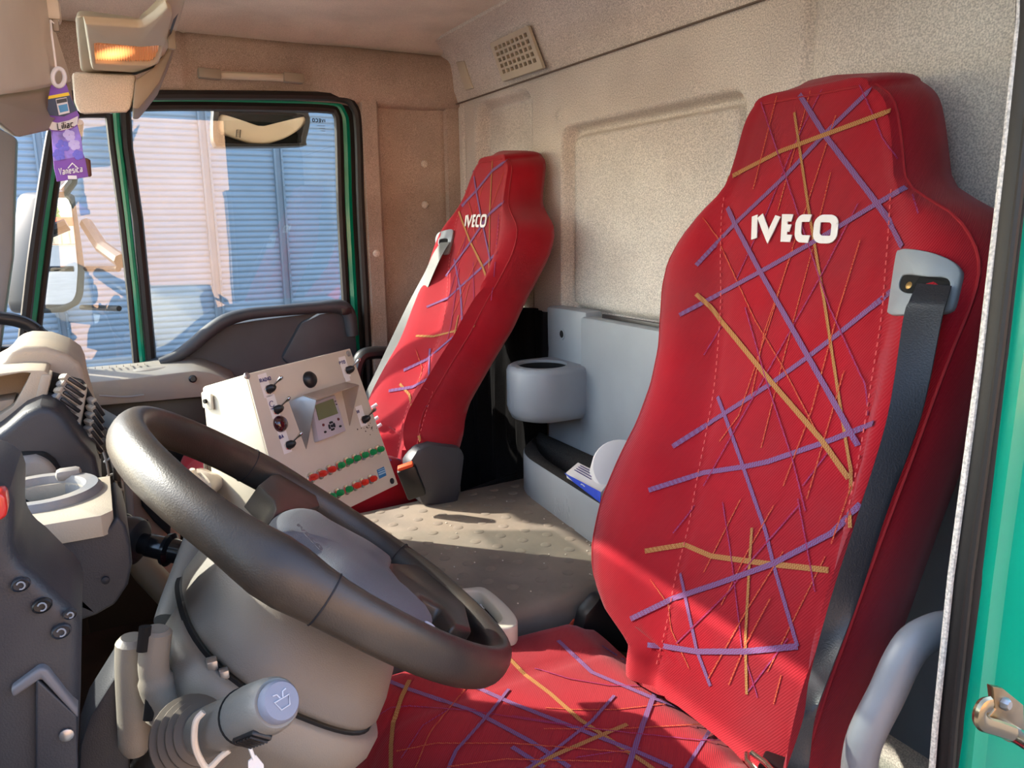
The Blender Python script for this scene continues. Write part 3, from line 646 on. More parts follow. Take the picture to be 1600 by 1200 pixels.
# cushions ---------------------------------------------------------------
class Cushion:
    def __init__(s, cx, hw, yb, yf, z0, drop=.05, bol=.016, slope=0.0): s.cx, s.hw, s.yb, s.yf, s.z0, s.drop, s.bol, s.slope = cx, hw, yb, yf, z0, drop, bol, slope
    def hwy(s, y):
        t = (y - s.yb) / (s.yf - s.yb); e = max(0, (t - .88) / .12)
        return s.hw * (1 + .05 * math.sin(math.pi * min(1, t))) - .07 * (1 - math.sqrt(max(0, 1 - e * e)))
    def top(s, x, y):
        t = (y - s.yb) / (s.yf - s.yb); q = min(1, abs(x - s.cx) / s.hwy(y)); e = max(0, (t - .80) / .20)
        z = s.z0 + s.slope * t + s.bol * float(sstep(.55, .8, q)) * (1 - .75 * float(sstep(.85, 1, q))) * (1 - .4 * t)
        return z - .004 * math.exp(-((q - .56) / .03) ** 2) - s.drop * (1 - math.sqrt(max(0, 1 - e * e))) - .012 * float(sstep(.9, 1, q)) - .02 * float(sstep(.12, 0, t))
    def build(s, root):
        mb = MB(); rows = []; H = .13
        for t in np.concatenate([np.linspace(0, .8, 22), np.linspace(.82, 1, 14)]):
            y = s.yb + (s.yf - s.yb) * t; h = s.hwy(y); row = [Vector((s.cx + h * k, y, s.top(s.cx + h * k, y))) for k in np.linspace(1, -1, 41)]
            zb = s.z0 - H; zr = row[-1].z
            row += [Vector((s.cx - h - .006, y, zr - .02)), Vector((s.cx - h - .006, y, zr - .06)), Vector((s.cx - h + .01, y, zb)), Vector((s.cx + h - .01, y, zb)), Vector((s.cx + h + .006, y, zr - .06)), Vector((s.cx + h + .006, y, zr - .02))]
            rows.append(row)
        rows.append([Vector((p.x, s.yf + .012, max(s.z0 - H + .01, min(p.z - .02, s.z0 - .06)))) for p in rows[-1]]); rows.append([Vector((p.x, s.yf + .008, s.z0 - H + .012)) for p in rows[-1]])
        mb.grid(rows, True); mb.cap(rows[0]); mb.cap(rows[-1])
        return mb.build('cushion', red_fabric, root, ang=60)
    def pt(s, u, v):
        r = ray(u, v); z = s.z0
        for _ in range(30): z = .5 * z + .5 * s.top(r[0] * z / r[2], min(s.yf, max(s.yb, r[1] * z / r[2])))
        return Vector(r * (z / r[2]))
    def ribbon(s, mb, px, wid, lift=.001):
        q = []
        for (u0, v0), (u1, v1) in zip(px[:-1], px[1:]):
            k = max(1, int(math.hypot(u1 - u0, v1 - v0) / 10)); q += [(u0 + (u1 - u0) * i / k, v0 + (v1 - v0) * i / k) for i in range(k)]
        q.append(px[-1]); P3 = []
        for u, v in q:
            p = s.pt(u, v)
            if p.y < s.yf - .004 and abs(p.x - s.cx) < s.hwy(p.y) - .003: P3.append(p)
        if len(P3) < 2: return
        e = .005; N = [Vector(((s.top(p.x - e, p.y) - s.top(p.x + e, p.y)) / (2 * e), (s.top(p.x, p.y - e) - s.top(p.x, p.y + e)) / (2 * e), 1)).normalized() for p in P3]
        stroke(mb, P3, wid, N, lift, .0002)
    def bits(s, parent, name, mat, lines, wid):
        thin = name.startswith('thin'); mb = MB()
        for i, l in enumerate(lines):
            s.ribbon(mb, l, wid, next_lift())
            if not thin:
                if mb.v: mb.build(name, mat, parent, smooth=False)
                mb = MB()
        if mb.v: mb.build(name, mat, parent, smooth=False, kind='stuff')
CU = Cushion(.672, .222, -.60, -.215, -.582, drop=.055, bol=.004)
CU.build(ds)
CU.bits(ds, 'lilac_stripe', lilac_yarn, [[(600, 1062), (640, 1078), (740, 1112), (830, 1160), (890, 1200)], [(742, 1074), (800, 1100), (895, 1137), (1000, 1178), (1050, 1200)], [(872, 1002), (925, 1052), (1020, 1092), (1110, 1128), (1185, 1152)], [(1042, 1038), (1020, 1092), (1004, 1135), (980, 1205)], [(800, 1168), (850, 1200)]], .0062)
CU.bits(ds, 'lilac_stripe', lilac_yarn, [[(940, 1010), (990, 1042), (1075, 1058)], [(960, 1088), (925, 1128), (865, 1175), (820, 1205)], [(795, 1078), (770, 1110), (742, 1142), (712, 1175), (700, 1205)], [(1136, 1105), (1110, 1140), (1070, 1205)]], .0040)
CU.bits(ds, 'ochre_stripe', ochre_yarn, [[(786, 1020), (820, 1055), (860, 1085), (905, 1125), (950, 1155), (1010, 1195), (1030, 1210)], [(980, 1133), (940, 1150), (870, 1180), (820, 1205)], [(640, 1064), (628, 1090), (615, 1130), (612, 1165), (612, 1210)]], .0056)
CU.bits(ds, 'thin_ochre_line', ochre_thin, [[(733, 1070), (700, 1110), (672, 1145), (650, 1200)], [(852, 1107), (900, 1110), (960, 1110), (1120, 1092)], [(850, 1140), (950, 1141), (1060, 1135), (1165, 1129)], [(620, 1175), (680, 1163), (800, 1163), (990, 1178)], [(700, 1200), (790, 1188), (955, 1192)], [(1005, 1060), (1060, 1056)]], .0016)
CU.bits(ds, 'thin_lilac_line', lilac_thin, [[(575, 1130), (610, 1107), (640, 1104), (740, 1112), (820, 1125), (900, 1137)], [(835, 1045), (890, 1062), (950, 1072), (1100, 1075)], [(800, 1120), (860, 1130), (940, 1142), (1090, 1158), (1180, 1160)], [(628, 1185), (660, 1135), (700, 1110)], [(1000, 1170), (900, 1185)]], .0016)
# seat base, shroud and buckle
MB().prism([(.45, -.62, -.69), (.45, -.225, -.69), (.47, -.24, FL), (.47, -.58, FL)], (.44, 0, 0)).build('seat_pan', black_plastic, ds, bevel=.02)
mb = MB(); mb.prism([P(u, v, x=.885) for u, v in ((905, 1005), (916, 962), (938, 935), (962, 930), (1000, 960), (1080, 1010), (1100, 1060), (1060, 1040), (1010, 1030))], (.03, 0, 0)); mb.build('recliner_cover', black_plastic, ds, bevel=.008)
mb = MB(); mb.prism([P(u, v, x=.915) for u, v in ((905, 992), (916, 958), (940, 934), (932, 960), (922, 1000))], (.02, 0, 0)); mb.build('recliner_edge', M('grey_bracket', (120, 116, 118), .5), ds, bevel=.004)
def buckle(root, a, b, wd, name='buckle'):
    d = (Vector(b) - Vector(a)); t = d.normalized(); s_ = Vector((.35, .9, 0)); s_ = (s_ - t * s_.dot(t)).normalized(); n = t.cross(s_)
    rot = Matrix((s_, n, t)).transposed(); L = d.length
    o = MB().box((Vector(a) + Vector(b)) / 2, (wd, wd * .55, L), rot).build(name, black_plastic, root, bevel=.004)
    MB().box(Vector(b) + t * .002 , (wd * .82, wd * .42, .008), rot).build('orange_button', orange, o, bevel=.002)
    return o
buckle(ds, P(905, 1000, x=.93), P(886, 981, x=.94), .046)

# ---------------- passenger's seat (more upright, set against the rear wall)
PS = Seat(prof=[(.18, -.85), (.15, -.842), (.05, -.818), (-.07, -.785), (-.15, -.755), (-.24, -.688), (-.34, -.615), (-.44, -.552), (-.52, -.53)],
    L=[(757, 247), (748, 252), (740, 265), (732, 287), (724, 310), (714, 330), (700, 347), (690, 362), (683, 385), (678, 410), (668, 440), (655, 480), (635, 530), (615, 565), (600, 592), (588, 615), (585, 632), (592, 655), (605, 672), (625, 684)],
    Rr=[(785, 245), (793, 249), (796, 262), (791, 300), (790, 318), (795, 332), (806, 352), (807, 372), (800, 400), (785, 432), (767, 465), (755, 490), (740, 522), (715, 562), (690, 605), (670, 640), (662, 665), (659, 690)],
    LI=[(738, 270), (722, 320), (712, 350), (705, 385), (698, 430), (695, 480), (690, 525), (665, 570), (645, 615), (630, 655), (626, 685)],
    RI=[(790, 300), (784, 325), (777, 370), (772, 405), (764, 450), (755, 485), (728, 535), (700, 577), (680, 628), (665, 680)],
    bump=[(.2, 0), (.05, .003), (0, .012), (-.08, .026), (-.2, .042), (-.40, .046), (-.52, .02)], zb=-.515, zt=.142, depth=.105)
ps = thing('truck_seat', 'far red seat against the rear wall, its lower back in sunlight', 'seat', (1.66, -.5, FL), 'red truck seats')
bk = PS.shell(ps); PS.piping(bk)
PS.bits(ps, 'lilac_stripe', lilac_yarn, [[(792, 251), (770, 267), (745, 298), (722, 322)], [(787, 316), (765, 335), (735, 380), (697, 432)], [(777, 395), (750, 421), (700, 466), (667, 480)], [(752, 485), (720, 517), (667, 562), (631, 579)], [(695, 581), (660, 597), (645, 605), (608, 611)]], .0075)
PS.bits(ps, 'lilac_stripe', lilac_yarn, [[(740, 267), (745, 300), (752, 337), (767, 408)], [(710, 405), (720, 455), (724, 535)], [(657, 665), (637, 687)], [(672, 545), (670, 600), (667, 635)]], .0052)
PS.bits(ps, 'ochre_stripe', ochre_yarn, [[(717, 330), (735, 377), (755, 417), (765, 447)], [(650, 525), (677, 526), (742, 510)], [(625, 600), (640, 617), (648, 655), (657, 690)]], .0060)
PS.bits(ps, 'ochre_stripe', ochre_yarn, [[(770, 250), (766, 330), (765, 405), (763, 465)], [(717, 493), (700, 575)]], .0036)
PS.bits(ps, 'thin_ochre_line', ochre_thin, [[(788, 268), (770, 320), (750, 370)], [(758, 280), (740, 340), (715, 400)], [(728, 297), (738, 335), (745, 380)], [(750, 400), (730, 440), (705, 500)], [(735, 440), (722, 490)], [(650, 547), (660, 575), (655, 600)]], .0020)
PS.bits(ps, 'thin_lilac_line', lilac_thin, [[(780, 335), (775, 400), (768, 470)], [(740, 410), (742, 500)], [(718, 420), (705, 510), (700, 530)], [(735, 350), (700, 470)]], .0022)
PS.badge(ps, ((729, 337), (763, 336), (760, 355), (727, 354)), .0062)
bz, bn = bezel(PS, ps, [(686, 367), (696, 362), (709, 360), (710, 368), (704, 394), (699, 398), (692, 397), (683, 380)], [(689, 376), (696, 374), (702, 375), (701, 382), (695, 386), (689, 384)], lift=.008)
pb = thing('passenger_seat_belt', 'seat belt running down the window side of the far red seat', 'seat belt', PS.pt(690, 380), 'seat belts')
pl_ = [(688, 379), (676, 398), (664, 425), (640, 470), (612, 528), (590, 575), (572, 612), (560, 640)]
pr_ = [(703, 378), (690, 400), (676, 430), (652, 490), (636, 530), (612, 577), (592, 612), (580, 640)]
xq = [PS.pt(697, 379).x - .004 + .004 * k for k in range(8)]
A_ = catmull([P(u, v, x=x + .012) for (u, v), x in zip(pl_, xq)], 6); B_ = catmull([P(u, v, x=x - .028) for (u, v), x in zip(pr_, xq)], 6)
mb = MB(); mb.grid([[p.lerp(q, k / 4) for k in range(5)] + [q.lerp(p, k / 4) + Vector((0, -.0012, 0)) for k in range(5)] for p, q in zip(A_, B_)], True); mb.build('webbing', belt_grey, pb)
PC = Cushion(1.70, .205, -.56, -.12, -.500, drop=.05, bol=.014)
PC.build(ps)
PC.bits(ps, 'lilac_stripe', lilac_yarn, [[(650, 700), (620, 712), (600, 725)], [(595, 700), (640, 730)]], .006)
PC.bits(ps, 'thin_ochre_line', ochre_thin, [[(605, 702), (640, 712), (655, 725)], [(600, 740), (640, 735)]], .003)
MB().prism([(1.50, -.58, -.635), (1.50, -.13, -.635), (1.53, -.18, FL), (1.53, -.58, FL)], (.38, 0, 0)).build('seat_pan', black_plastic, ps, bevel=.02)
mb = MB(); mb.prism([P(u, v, x=1.405) for u, v in ((638, 724), (652, 703), (675, 694), (720, 699), (728, 712), (722, 760), (716, 792), (660, 790), (645, 760))], (.055, 0, 0)); mb.build('recliner_cover', M('charcoal_plastic', (56, 57, 62), .5, bump=.1, bscale=800), ps, bevel=.010)
buckle(ps, P(652, 775, x=1.375), P(634, 730, x=1.375), .038)
ar = catmull([P(u, v, x=1.90) for u, v in ((556, 660), (556, 610), (558, 575), (566, 556), (585, 551), (615, 552), (640, 556))], 6)
MB().tube(ar, .021, 10, flat=.8).build('armrest_frame', black_plastic, ps)
for u, v in ((581, 637), (583, 657), (588, 668)):
    a = P(u, v, x=1.60); MB().tube([a, a + Vector((0, -.012, .006))], .0042, 8).build('bracket_clip', white_plastic, ps)
# black curtain cloth behind the passenger seat
mb = MB(); rows = []
for i, t in enumerate(np.linspace(0, 1, 14)):
    z = -.20 - .62 * t; row = []
    for j, s_ in enumerate(np.linspace(0, 1, 44)):
        row.append(Vector((1.50 + .53 * s_, -.905 + .010 * math.sin(27 * s_ + 2 * t) + .006 * math.sin(64 * s_ + 3 * t), z)))
    rows.append(row)
mb.grid(rows); g = [[p + Vector((0, -.004, 0)) for p in r] for r in rows]; mb.grid(g)
tag(mb.build('curtain', felt_black), 'black cloth hanging behind the far seat beside the grey cup holder', 'curtain')
mb = MB(); mb.tube([P(640, 792, z=-.585), P(720, 774, z=-.585), P(806, 742, z=-.585)], .007, 8); tag(mb.build('seat_rail', black_plastic), 'black rail on the floor behind the far red seat', 'rail')
# ================================================================== rear wall fittings
vt = thing('air_vent', 'square beige air vent grille with a grid of holes high on the rear wall', 'vent', P(805, 85, y=-.925))
def UV_(u, v, d=0.0):                                     # on the leaning liner band
    c = Vector((1.7, -.928 + d, .39)); return PL(u, v, c, Vector((0, 1, -.10)).normalized())
q = [UV_(765, 68, .013), UV_(824, 40, .013), UV_(848, 106, .013), UV_(785, 127, .013)]
def bil(q, a, b): return (q[0].lerp(q[1], a)).lerp(q[3].lerp(q[2], a), b)
mb = MB(); nx, nz = 8, 5; xs_ = [0.07]; zs_ = [0.10]
def band(a0, a1, n, solid):                               # strip / hole boundaries
    out = []; stp = (a1 - a0) / n
    for k in range(n): out += [(a0 + stp * k + stp * solid / 2, a0 + stp * (k + 1) - stp * solid / 2)]
    return out
hx = band(.06, .94, nx, .36); hz = band(.10, .86, nz, .36)
gx = [0] + [c for h in hx for c in h] + [1]; gz = [0] + [c for h in hz for c in h] + [1]
e = Vector((0, -.0085, 0))
for i in range(len(gx) - 1):
    for j in range(len(gz) - 1):
        if i % 2 == 1 and j % 2 == 1:
            a = [bil(q, gx[i], gz[j]), bil(q, gx[i + 1], gz[j]), bil(q, gx[i + 1], gz[j + 1]), bil(q, gx[i], gz[j + 1])]
            for k in range(4): mb.add([a[k], a[(k + 1) % 4], a[(k + 1) % 4] + e, a[k] + e], [[0, 1, 2, 3]])
        else: mb.add([bil(q, gx[i], gz[j]), bil(q, gx[i + 1], gz[j]), bil(q, gx[i + 1], gz[j + 1]), bil(q, gx[i], gz[j + 1])], [[0, 1, 2, 3]])
for k in range(4): mb.add([q[k], q[(k + 1) % 4], q[(k + 1) % 4] + e, q[k] + e], [[0, 1, 2, 3]])
mb.build('grille', beige_plastic, vt, smooth=False)
MB().prism([p + Vector((0, -.0080, 0)) for p in q], (0, -.001, 0)).build('backing', dark_hole, vt, smooth=False)
mb = MB(); mb.prism([UV_(712, 97, .003), UV_(724, 95, .003), UV_(738, 138, .003), UV_(726, 141, .003)], (0, -.006, 0)); tag(mb.build('cover_cap', beige_plastic, bevel=.002), 'slim beige cover cap left of the air vent', 'cap')

cab = thing('rear_cabinet', 'grey plastic cabinet panel along the rear wall between the seats', 'cabinet', P(900, 600, y=-.9))
yc = -.90
mb = MB(); mb.prism([P(u, v, y=yc) for u, v in ((853, 478), (915, 487), (915, 640), (915, 760), (856, 720))], (0, -.045, 0)); mb.build('side_panel', grey_plastic, cab, bevel=.008)
x0c, x1c = P(910, 490, y=yc).x, .40
zt = P(910, 490, y=yc).z
mb = MB(); mb.prism([(x0c, yc + .006, zt - .006), (x1c, yc + .006, zt - .006), (x1c, yc + .006, FL + .3), (x0c, yc + .006, FL + .3)], (0, -.045, 0)); mb.build('front_panel', grey_plastic, cab, bevel=.007)
mb = MB(); mb.box(((1.324 + 1.111) / 2, yc - .024, zt - .004), (.20, .008, .012)); mb.build('top_slot', black_plastic, cab, bevel=.002)
p = P(878, 522, y=yc); mb = MB(); mb.lathe([(.0135, .0005), (.0125, .002), (.0085, .0015), (.0085, -.001)], p, (0, 1, 0), 20, caps=False); mb.build('hole_rim', grey_plastic, cab)
MB().lathe([(.0088, 0), (.0088, .0006)], p, (0, 1, 0), 18).build('keyhole', dark_hole, cab)
# cup holder: D-shaped pot on the wall
c0 = Vector((1.415, -.835, 0)); r_ = .080; zt_, zb_ = -.300, -.408
def dshape(r, zz, rr=0.0):
    pts = [Vector((c0.x + r * math.cos(a), c0.y + r * math.sin(a), zz)) for a in np.linspace(0, math.pi, 28)]
    return [Vector((c0.x + r, yc, zz))] + pts + [Vector((c0.x - r, yc, zz))]
mb = MB(); mb.grid([dshape(.050, zb_ - .012), dshape(.070, zb_ - .006), dshape(r_ - .003, zb_ + .008), dshape(r_, zb_ + .02), dshape(r_, zt_ - .012), dshape(r_ - .003, zt_ - .004), dshape(r_ - .010, zt_)]); mb.cap(dshape(.050, zb_ - .012))
hole = [Vector((c0.x + .054 * math.cos(a), c0.y + .054 * math.sin(a) + .002, zt_)) for a in np.linspace(0, 2 * math.pi, 37)[:-1]]
outer_ = dshape(r_ - .010, zt_)
ro = []                                                   # top with a round hole
for hpt in hole:
    d = (hpt - Vector((c0.x, c0.y + .002, zt_))).normalized(); t = .07
    if d.y < -.01: t = min(.15, (c0.y - yc) / -d.y); 
    pt_ = Vector((c0.x, c0.y, zt_)) + d * min(t, .11); pt_.x = min(max(pt_.x, c0.x - .07), c0.x + .07); pt_.y = max(pt_.y, yc); ro.append(pt_)
mb.grid([ro, hole, [h + Vector((0, 0, -.006)) for h in hole]], True)
mb.build('cup_holder', grey_plastic, cab, ang=50)
mb = MB(); mb.grid([[h + Vector((0, 0, -.006)) for h in hole], [h + Vector((0, 0, -.085)) for h in hole]], True); mb.build('cup_shade', dark_hole, cab)  # near-black wall and floor paint the shade inside the grey cup hole
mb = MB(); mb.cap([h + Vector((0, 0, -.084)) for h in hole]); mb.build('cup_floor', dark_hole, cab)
# low storage box with a carpeted rim
zr = -.487; zt0 = -.567
far_b = P(855, 673, z=zr); fr_ = P(808, 706, z=zr); nr = P(960, 803, z=zr)
sb = thing('storage_box', 'grey storage trough with a black carpet rim at the foot of the rear wall', 'box', (1.2, -.82, zt0))
d = (nr - fr_).normalized(); fn = fr_ + d * .50
bk_far = Vector((far_b.x, -.892, zr)); bk_near = Vector((fn.x, -.892, zr))
def corner(a, b, c, r, n=8):
    a, b, c = Vector(a), Vector(b), Vector(c); u = (a - b).normalized(); v = (c - b).normalized(); p0 = b + u * r; p1 = b + v * r
    return [(p0.lerp(b, t)).lerp(b.lerp(p1, t), t) for t in np.linspace(0, 1, n)]
def trough(ins):
    up = Vector((0, 0, 0)); a = bk_far + Vector((-ins, ins, 0)); b = fr_ + Vector((-ins * 1.1, -ins * .9, 0)); c = fn + Vector((ins, -ins, 0)); e_ = bk_near + Vector((ins, ins, 0))
    return [a] + corner(a, b, c, .075, 10) + [c + (b - c).normalized() * .004, c] + [e_]
Z = lambda pl, z: [Vector((p.x, p.y, z)) for p in pl]
o_ = trough(0)
mb = MB(); mb.grid([Z(o_, -.5702), Z(o_, zr - .004), Z(trough(.003), zr)], True); mb.build('wall', grey_plastic, sb, ang=50)
mb = MB(); mb.grid([Z(trough(.002), zr), Z(trough(.010), zr + .002), Z(trough(.034), zr - .002), Z(trough(.040), zr - .012), Z(trough(.046), zr - .08)], True); mb.cap(Z(trough(.046), zr - .08)); mb.build('carpet_lining', carpet, sb, ang=50)
mb = MB()
for k in range(26):
    t = random.random(); a = P(868 + 18 * random.random() * (1 + t), 786 + 18 * t + random.random() * 8, z=-.53)
    a = PL(866 + 24 * random.random(), 786 + 26 * random.random(), (fr_ + fn) / 2, Vector((-d.y, d.x, 0)) if Vector((-d.y, d.x, 0)).y > 0 else Vector((d.y, -d.x, 0)))
    nn = Vector((-d.y, d.x, 0)); nn = nn if nn.y > 0 else -nn
    stroke(mb, [a, a + d * random.uniform(-.006, .006) + Vector((0, 0, random.uniform(.004, .016)))], .0012, nn, .0006, .0003)
mb.build('scratch_marks', M('pale_scratch', (168, 172, 176), .8), sb, smooth=False)
# things lying in the trough
bx = thing('medicine_carton', 'blue and white carton lying open in the storage trough', 'carton', P(920, 745, z=-.49))
zc_ = -.470
A_, B_, C_, D_ = P(884, 735, z=zc_), P(903, 722, z=zc_), P(955, 748, z=zc_), P(938, 768, z=zc_)
mb = MB(); mb.prism([A_ + Vector((.0, .0, -.004)), B_, C_, D_ + Vector((0, 0, -.004))], (.002, -.006, -.024)); mb.build('carton_body', white_paper, bx, bevel=.0015)
mb = MB(); F0, F1, F2, F3 = P(884, 735, z=zc_), P(940, 764, z=zc_), P(940, 764, z=zc_) + Vector((-.004, .003, -.019)), P(884, 735, z=zc_) + Vector((-.016, -.010, -.015))
F0, F1, F2, F3 = [q + Vector((-.020, .016, .003)) for q in (F0, F1, F2, F3)]
mb.prism([F0, F1, F2, F3], (.001, -.0015, 0)); mb.build('blue_flap', blue_card, bx, bevel=.001)
fc = (F0 + F1 + F2 + F3) / 4; fn_ = (F1 - F0).cross(F3 - F0).normalized(); fn_ = fn_ if fn_.x < 0 else -fn_
mb = MB(); mb.tube([fc + fn_ * .001 + (F1 - F0).normalized() * .007 * math.cos(a) + (F3 - F0).normalized() * .007 * math.sin(a) for a in np.linspace(0, 2 * math.pi, 17)[:-1]], .0009, 5, True); mb.lathe([(.003, 0), (.002, .001)], fc, fn_, 8); mb.build('round_emblem', white_plastic, bx)
mb = MB()
for k in range(4): a = B_.lerp(A_, .2 + .16 * k); b = C_.lerp(D_, .2 + .16 * k); stroke(mb, [a.lerp(b, .15), a.lerp(b, .75 - .1 * (k % 2))], .0022, (0, 0, 1), .001)
mb.build('print_lines', ink_blue, bx, smooth=False)
rl = thing('paper_roll', 'white paper roll standing in the storage trough behind the blue carton', 'roll', P(965, 730, y=-.80))
ctr = P(968, 738, y=-.835); 
mb = MB(); ax = Vector((-.45, .25, .35)).normalized(); mb.lathe([(.054, -.07), (.0555, -.066), (.0555, .030), (.053, .037), (.040, .041), (.015, .043), (.001, .043)], ctr - ax * .0, ax, 32, caps=False); mb.cap([ctr] * 3) if False else None
mb.build('roll', white_paper, rl, ang=40)
mb = MB(); mb.prism([P(u, v, y=-.865) for u, v in ((974, 694), (988, 698), (984, 712), (972, 706))], (0, .001, 0)); mb.build('loose_tail', white_paper, rl, smooth=False)
rc = thing('red_packet', 'small red and navy packet beside the blue carton', 'packet', P(950, 762, z=-.49))
mb = MB(); mb.prism([P(u, v, z=-.486) for u, v in ((938, 762), (945, 757), (958, 768), (968, 782), (950, 786))], (0, 0, -.016)); mb.build('red_face', red_card, rc, bevel=.001)
mb = MB(); mb.prism([P(u, v, z=-.492) for u, v in ((930, 772), (942, 763), (952, 784), (944, 792))], (0, 0, -.012)); mb.build('navy_face', M('navy_card', (18, 22, 84), .6), rc, bevel=.001)

# ================================================================== engine tunnel
tn = thing('engine_tunnel', 'engine cover with a dusty studded rubber mat between the seats', 'tunnel', (1.2, -.6, FL))
ZT = -.570
tp_ = [P(u, v, z=ZT) for u, v in ((552, 812), (560, 800), (700, 774), (812, 748))] 
poly = [Vector((1.455, -.36, ZT)), Vector((1.462, -.50, ZT)), Vector((1.478, -.80, ZT)), Vector((1.48, -.889, ZT)), Vector((.935, -.889, ZT)), Vector((.93, -.30, ZT)), Vector((1.0, -.22, ZT)), Vector((1.40, -.24, ZT))]
MB().prism(poly, (0, 0, -.42)).build('cover', mat_rubber, tn, bevel=.02, seg=3)
stud = MB(); stud.lathe([(.0098, -.001), (.0098, .0004), (.0075, .0012), (.003, .0014)], (0, 0, 0), (0, 0, 1), 14)
proto = None; cnt = 0
for i in range(14):
    for j in range(12):
        x = .965 + .0385 * i; y = -.30 - .052 * j - (.026 if i % 2 else 0)
        if x > 1.455 or y < -.87: continue
        if .86 < x < 1.03 and -.52 < y < -.33: continue
        if proto is None:
            proto = stud.build('stud', mat_rubber, tn); proto.location = Vector((x, y, ZT)) - tn.location
            for vtx in proto.data.vertices: vtx.co += tn.location
        else:
            o = proto.copy(); COL.objects.link(o); o.parent = tn; o.location = Vector((x, y, ZT)) - tn.location
        cnt += 1
mb = MB()
for k in range(40):
    a = P(random.uniform(640, 930), random.uniform(780, 960), z=ZT + .001)
    if a.x < 1.45 and a.y > -.8 and a.x > .95: mb.box(a, (.0022, .0018, .0014))
mb.build('crumbs', M('pale_crumb', (206, 196, 180), .8), tn, kind='stuff', smooth=False)
tr = thing('tray_console', 'grey oddments tray standing on the engine cover beside the steering wheel', 'tray', P(760, 945, z=-.57))
zt2 = -.548
out_ = [P(u, v, z=zt2) for u, v in ((700, 924), (712, 920), (735, 917), (752, 916), (764, 921), (785, 938), (803, 957), (809, 970), (803, 979), (782, 981), (740, 981), (700, 960))]
inn_ = [P(u, v, z=zt2) for u, v in ((710, 930), (722, 925), (738, 923), (750, 924), (758, 930), (772, 945), (784, 960), (783, 968), (772, 974), (745, 972), (715, 952))]
mb = MB(); mb.ringplate(catmull(out_, 4, True), catmull(inn_, 4, True), (0, 0, -.03), 60); mb.build('rim', M('tray_sunlit_grey', (186, 182, 168), .45), tr, bevel=.003, ang=50)  # rim colour lightened in place of the sun that misses it
mb = MB(); mb.prism([p + Vector((0, 0, -.022)) for p in inn_], (0, 0, -.004)); mb.build('tray_floor', black_plastic, tr, smooth=False)
def tz(u, v): return P(u, v, z=zt2 - .012)
mb = MB(); mb.prism([tz(744, 946), tz(752, 943), tz(768, 972), tz(760, 976)], (0, 0, -.008)); mb.build('lighter', white_plastic, tr, bevel=.001, label='white and yellow lighter lying in the tray')
mb = MB(); mb.prism([tz(743, 958), tz(754, 957), tz(757, 966), tz(749, 968)], (0, 0, .0015)); mb.build('yellow_band', yellow_print, tr, smooth=False)
mb = MB(); mb.prism([tz(735, 948), tz(744, 944), tz(747, 949), tz(738, 954)], (0, 0, -.004)); mb.build('silver_cap', chrome, tr, bevel=.0008)
gv = thing('heater_grille', 'black slatted grille low beside the steering wheel', 'grille', P(680, 970, z=-.56))
for k in range(13):
    a, b = P(658 + 3.6 * k, 953 + 2.0 * k, z=-.560), P(668 + 3.4 * k, 968 + 1.3 * k, z=-.560)
    MB().tube([a, b], .0016, 5).build('slat', M('slat_pale', (150, 140, 124), .5), gv)
mb = MB(); mb.prism([P(u, v, z=-.566) for u, v in ((645, 945), (700, 962), (724, 985), (690, 995), (650, 975))], (0, 0, -.01)); mb.build('grille_bed', dark_hole, gv, smooth=False)

# ================================================================== control box
CB0 = np.array([1.35, 0, 0]); yaw, pit = R(55.8), R(16.17)
nh = Vector((-math.sin(yaw), -math.cos(yaw), 0)); pn = (nh * math.cos(pit) + Vector((0, 0, 1)) * math.sin(pit)).normalized()
pO = P(383, 585, x=1.12)
KB = .83                                        # size of the panel fittings
class MBk(MB):
    def lathe(s, prof, *a, **k): return MB.lathe(s, [(r * KB, h * KB) for r, h in prof], *a, **k)
    def box(s, c, size, rot=None): return MB.box(s, c, [q * KB for q in size], rot)
    def tube(s, pts, r, *a, **k): return MB.tube(s, pts, r * KB, *a, **k)
def B(u, v, lift=0.0): return PL(u, v, pO, pn) + pn * lift * KB
TL, TR, BR, BL = B(383, 585), B(545, 545), B(620, 757), B(451, 839)
px_ = (TR - TL).normalized(); pd_ = (BL - TL).normalized()
cbx = thing('control_box', 'cream sheet metal control box with switches, lamps and a small display', 'control box', (TL + BR) / 2 + Vector((0, 0, -.2)))
dep = P(315, 605, x=1.22) - TL
def Bd(p): return p + dep + Vector((0, 0, -.0))
BLb, BRb = BL + dep + Vector((0, 0, -.0)), BR + dep
mb = MBk(); v_ = [TL, TR, BR, BL, TL + dep, TR + dep, BRb + dep * .6, BLb + dep * .6]
mb.add(v_, [[0, 1, 2, 3], [7, 6, 5, 4], [0, 4, 5, 1], [1, 5, 6, 2], [2, 6, 7, 3], [3, 7, 4, 0]]); mb.build('case', cream_metal, cbx, bevel=.004)
mb = MBk(); mb.prism([TL + px_ * .001 + pn * .0005, TR + pn * .0005, BR + pn * .0005, BL + pn * .0005], pn * .0026); fp = mb.build('front_plate', M('cream_panel', (198, 190, 174), .5, var=.05, bump=.04, bscale=300), cbx, bevel=.0012)
for u, v in ((383, 588), (542, 553), (610, 752)):
    MBk().lathe([(.006, 0), (.006, .002), (.004, .0035), (.001, .0037)], B(u, v, .0035), pn, 14).build('screw', steel if v < 700 else ink, cbx)
lug = P(315, 605, x=(TL + dep).x); mb = MBk()
mb.box(TL + dep * .90 + pd_ * .022 + Vector((-.002, .003, 0)), (.03, .006, .030), Matrix((Vector((dep.x, dep.y, 0)).normalized(), Vector((-dep.y, dep.x, 0)).normalized(), Vector((0, 0, 1)))).transposed()); mb.build('mounting_lug', cream_metal, cbx, bevel=.004)
